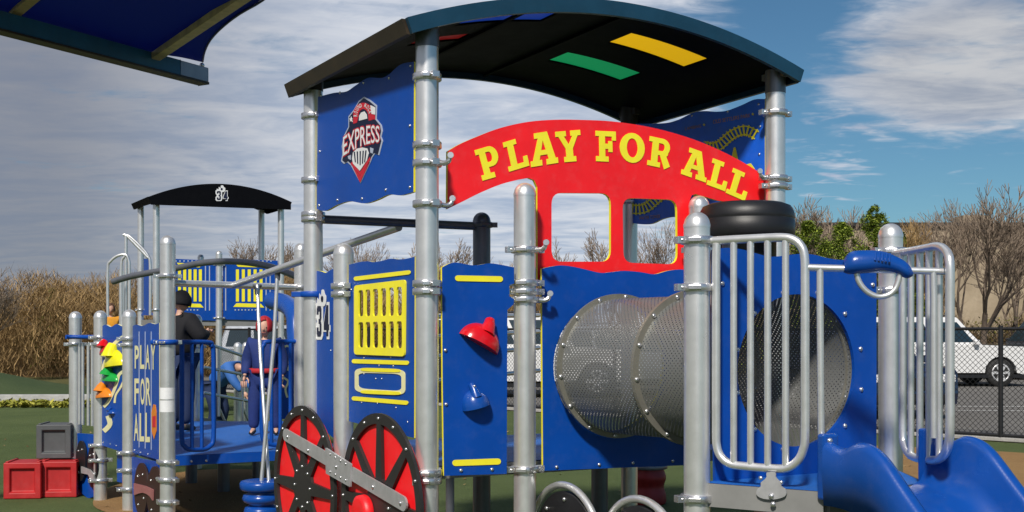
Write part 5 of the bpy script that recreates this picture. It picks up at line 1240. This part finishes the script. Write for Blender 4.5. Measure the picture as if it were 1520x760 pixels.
def person(loc, rz, hgt, J, top, bot, hair, label, hood=None, belt=None, fat=1.0):
    """J: joints in units of a 1.0 tall figure, facing -Y. keys pelvis, chest, neck, head, shL.. etc"""
    root = thing('person', loc, label, 'person', None, rz); s = hgt
    def V(k): return Vector(J[k])*s
    ks = ['pelvis', 'waist', 'chest', 'neck', 'head', 'shL', 'elL', 'wrL', 'shR', 'elR', 'wrR', 'hiL', 'knL', 'anL', 'toL', 'hiR', 'knR', 'anR', 'toR']
    rr = [.075, .068, .078, .030, .03, .042, .028, .020, .042, .028, .020, .055, .038, .024, .018, .055, .038, .024, .018]
    es = [(0, 1), (1, 2), (2, 3), (3, 4), (2, 5), (5, 6), (6, 7), (2, 8), (8, 9), (9, 10), (0, 11), (11, 12), (12, 13), (13, 14), (0, 15), (15, 16), (16, 17), (17, 18)]
    body = skin('body', [V(k) for k in ks], es, [r*s*.92 for r in rr], SKIN, root)
    # head as shaped ellipsoid with nose, ears, eyes, mouth joined to the body mesh
    hd = V('head'); up = (V('head')-V('neck')).normalized(); fw = Vector(J.get('face', (0, -1, 0))).normalized(); fw = (fw-up*fw.dot(up)).normalized(); sd_ = fw.cross(up)
    hs = hgt/7.0 if hgt > 1.5 else hgt/6.2
    def HP(a, b_, c): return hd+sd_*a*hs+fw*b_*hs+up*c*hs
    mb = MB(); vs = []; n1, n2 = 14, 20
    for i in range(n1+1):
        ph = math.pi*i/n1
        for j in range(n2):
            th_ = 2*math.pi*j/n2; z = math.cos(ph); r = math.sin(ph); jaw = 1-.28*max(0, -z)**1.3; fx = math.cos(th_)*r*.37*jaw; fy = math.sin(th_)*r*(.44 if math.sin(th_) < 0 else .42)*(.6+.4*jaw)
            vs.append(HP(fx, fy+.02, z*.5+.15))
    mb.add(vs, [(i*n2+j, i*n2+(j+1) % n2, (i+1)*n2+(j+1) % n2, (i+1)*n2+j) for i in range(n1) for j in range(n2)], 0, True)
    mb.tube([HP(0, .40, .17), HP(0, .48, .08), HP(0, .44, .04)], [.03*hs, .055*hs, .03*hs], 6)
    for q in (-1, 1): mb.lathe(HP(q*.37, 0, .12), [(.02*hs, -.03*hs), (.09*hs, 0), (.05*hs, .02*hs)], 8, sd_)
    h_ = mb.build('head', SKIN, body, local=True); h_.name = 'head'
    for q in (-1, 1): MB().lathe(HP(q*.14, .385, .17), [(.05*hs, 0), (.035*hs, .02*hs), (0, .025*hs)], 8, fw).build('eye', HAIRK, body, local=True)
    MB().tube([HP(-.11, .38, -.09), HP(0, .41, -.1), HP(.11, .38, -.09)], .018*hs, 6).build('mouth', mat('lips', (.35, .1, .09), .5), body, local=True)
    # hair or hood as a shell on the skull
    hm = hood or hair; mb = MB(); vs = []; g = 1.16 if hood else 1.1
    for i in range(9):
        ph = math.pi*.62*i/8
        for j in range(25):
            th_ = math.pi*(.5+.16)+2*math.pi*(1-.16)*j/24 if i > 3 else 2*math.pi*j/24+math.pi*.66
            z = math.cos(ph); r = math.sin(ph); vs.append(HP(math.cos(th_)*r*.38*g, math.sin(th_)*r*.44*g+.0, z*.5*g+.15))
    mb.add(vs, [(i*25+j, i*25+j+1, (i+1)*25+j+1, (i+1)*25+j) for i in range(8) for j in range(24)], 0, True)
    o = mb.build('hood' if hood else 'hair', hm, body, local=True); so_ = o.modifiers.new('t', 'SOLIDIFY'); so_.thickness = .02*hs
    # hands
    for sdn in ('L', 'R'):
        w = V('wr'+sdn); d = (w-V('el'+sdn)).normalized(); t = d.cross(Vector((0, 0, 1))) if abs(d.z) < .9 else Vector((0, 1, 0)); t = (t-d*t.dot(d)).normalized(); nn = d.cross(t); k = hgt*.107
        pv = [w, w+d*k*.25, w+d*k*.5]; pe = [(0, 1), (1, 2)]; pr = [(.13*k, .2*k), (.13*k, .24*k), (.11*k, .24*k)]
        hand = skin('hand', pv, pe, pr, SKIN, body, 1)
        for i, (o_, l) in enumerate(((-.30, .42), (-.10, .48), (.10, .46), (.28, .36))):
            b0 = w+d*k*.45+t*o_*k*.7; MB().tube([b0, b0+d*k*l*.5+nn*k*.04, b0+d*k*l*.8+nn*k*.14, b0+d*k*l*.92+nn*k*.24], [.06*k, .058*k, .052*k, .04*k], 6).build('finger', SKIN, hand, local=True)
        b0 = w+d*k*.15-t*k*.2; MB().tube([b0, b0+d*k*.2-t*k*.16, b0+d*k*.42-t*k*.17+nn*k*.06], [.075*k, .065*k, .045*k], 6).build('thumb', SKIN, hand, local=True)
    # jacket and trousers as grown shells
    tk = ['pelvis', 'waist', 'chest', 'neck', 'shL', 'elL', 'wrL', 'shR', 'elR', 'wrR']
    nk = V('chest').lerp(V('neck'), .62)
    tv = [V(k) for k in tk]; tv[3] = nk; tv[6] = V('elL').lerp(V('wrL'), .93); tv[9] = V('elR').lerp(V('wrR'), .93)
    jr = [.094, .088, .098, .050, .058, .043, .034, .058, .043, .034]
    skin('jacket', tv, [(0, 1), (1, 2), (2, 3), (2, 4), (4, 5), (5, 6), (2, 7), (7, 8), (8, 9)], [r*s*(fat if q_ not in (6, 9) else 1) for q_, r in enumerate(jr)], top, body)
    bk_ = ['pelvis', 'hiL', 'knL', 'anL', 'hiR', 'knR', 'anR']; skin('trousers', [V(k) for k in bk_], [(0, 1), (1, 2), (2, 3), (0, 4), (4, 5), (5, 6)], [r*s*(1+(fat-1)*.35) for r in (.086, .070, .054, .042, .070, .054, .042)], bot, body)
    for q in ('L', 'R'):
        a, b2 = V('an'+q), V('to'+q); skin('shoe', [a+Vector((0, .02*s, -.012*s)), a.lerp(b2, .5)+Vector((0, 0, -.01*s)), b2], [(0, 1), (1, 2)], [(.026*s, .026*s), (.026*s, .022*s), (.024*s, .016*s)], SHOE, body)
    if belt:
        c = V('pelvis').lerp(V('waist'), .35); mb = MB(); mb.lathe(c, [(.098*s*fat, -.02*s), (.104*s*fat, -.018*s), (.104*s*fat, .018*s), (.098*s*fat, .02*s)], 28, sx=1.0); mb.build('belt', belt, body, local=True)
    return root
def stand(**k):
    J = dict(pelvis=(0, 0, .52), waist=(0, 0, .60), chest=(0, 0, .73), neck=(0, 0, .82), head=(0, -.012, .895), shL=(.105, 0, .775), elL=(.14, .01, .62), wrL=(.15, -.03, .49), shR=(-.105, 0, .775), elR=(-.14, .01, .62), wrR=(-.15, -.03, .49),
             hiL=(.055, 0, .49), knL=(.06, -.01, .28), anL=(.06, .01, .05), toL=(.065, -.08, .02), hiR=(-.055, 0, .49), knR=(-.06, -.01, .28), anR=(-.06, .01, .05), toR=(-.065, -.08, .02)); J.update(k); return J
wide = dict(hiL=(.065, 0, .49), knL=(.085, -.01, .28), anL=(.095, .01, .05), toL=(.105, -.08, .02), hiR=(-.065, 0, .49), knR=(-.085, -.01, .28), anR=(-.095, .01, .05), toR=(-.105, -.08, .02))
MASKR = mat('red_hood_cloth', (.42, .01, .02), .7)
person(G(393, 11.9, .602), R(4), 1.22, stand(elL=(.15, .02, .62), elR=(-.15, .02, .62), wrR=(-.16, -.05, .50), **wide), JNAVY, JNAVY, HAIRK, 'child in navy with red hood and belt standing on the deck behind crossing poles', hood=MASKR, belt=RCLOTH, fat=1.3)
person(G(267, 12.3, .602), R(150), 1.52, stand(elR=(-.19, -.02, .66), wrR=(-.13, -.13, .70), elL=(.18, .0, .64), wrL=(.16, -.12, .60)), JBLK, DENIM, HAIRK, 'person in a black hooded jacket on the deck behind the tall left post', hood=JBLK, fat=1.25)
bend = dict(pelvis=(0, .04, .50), waist=(0, -.03, .56), chest=(0, -.15, .63), neck=(0, -.24, .65), head=(0, -.31, .65), shL=(.10, -.17, .66), elL=(.12, -.24, .54), wrL=(.09, -.32, .44), shR=(-.10, -.17, .66), elR=(-.12, -.24, .54), wrR=(-.09, -.32, .44), face=(0, -.5, -1),
            hiL=(.06, .03, .47), knL=(.07, -.03, .27), anL=(.07, .04, .05), toL=(.07, -.06, .02), hiR=(-.06, .03, .47), knR=(-.07, -.03, .27), anR=(-.07, .04, .05), toR=(-.07, -.06, .02))
person(G(322, 17.5, 0), R(72), 1.72, stand(**bend), JBLUE, DENIM, HAIRB, 'adult in a bright blue jacket with brown hair bending forward beyond the ramp rails')
person(G(163, 24, .80), R(30), 1.45, stand(), YCLOTH, DENIM, HAIRB, 'small figure in a yellow orange top behind the climbing panel')
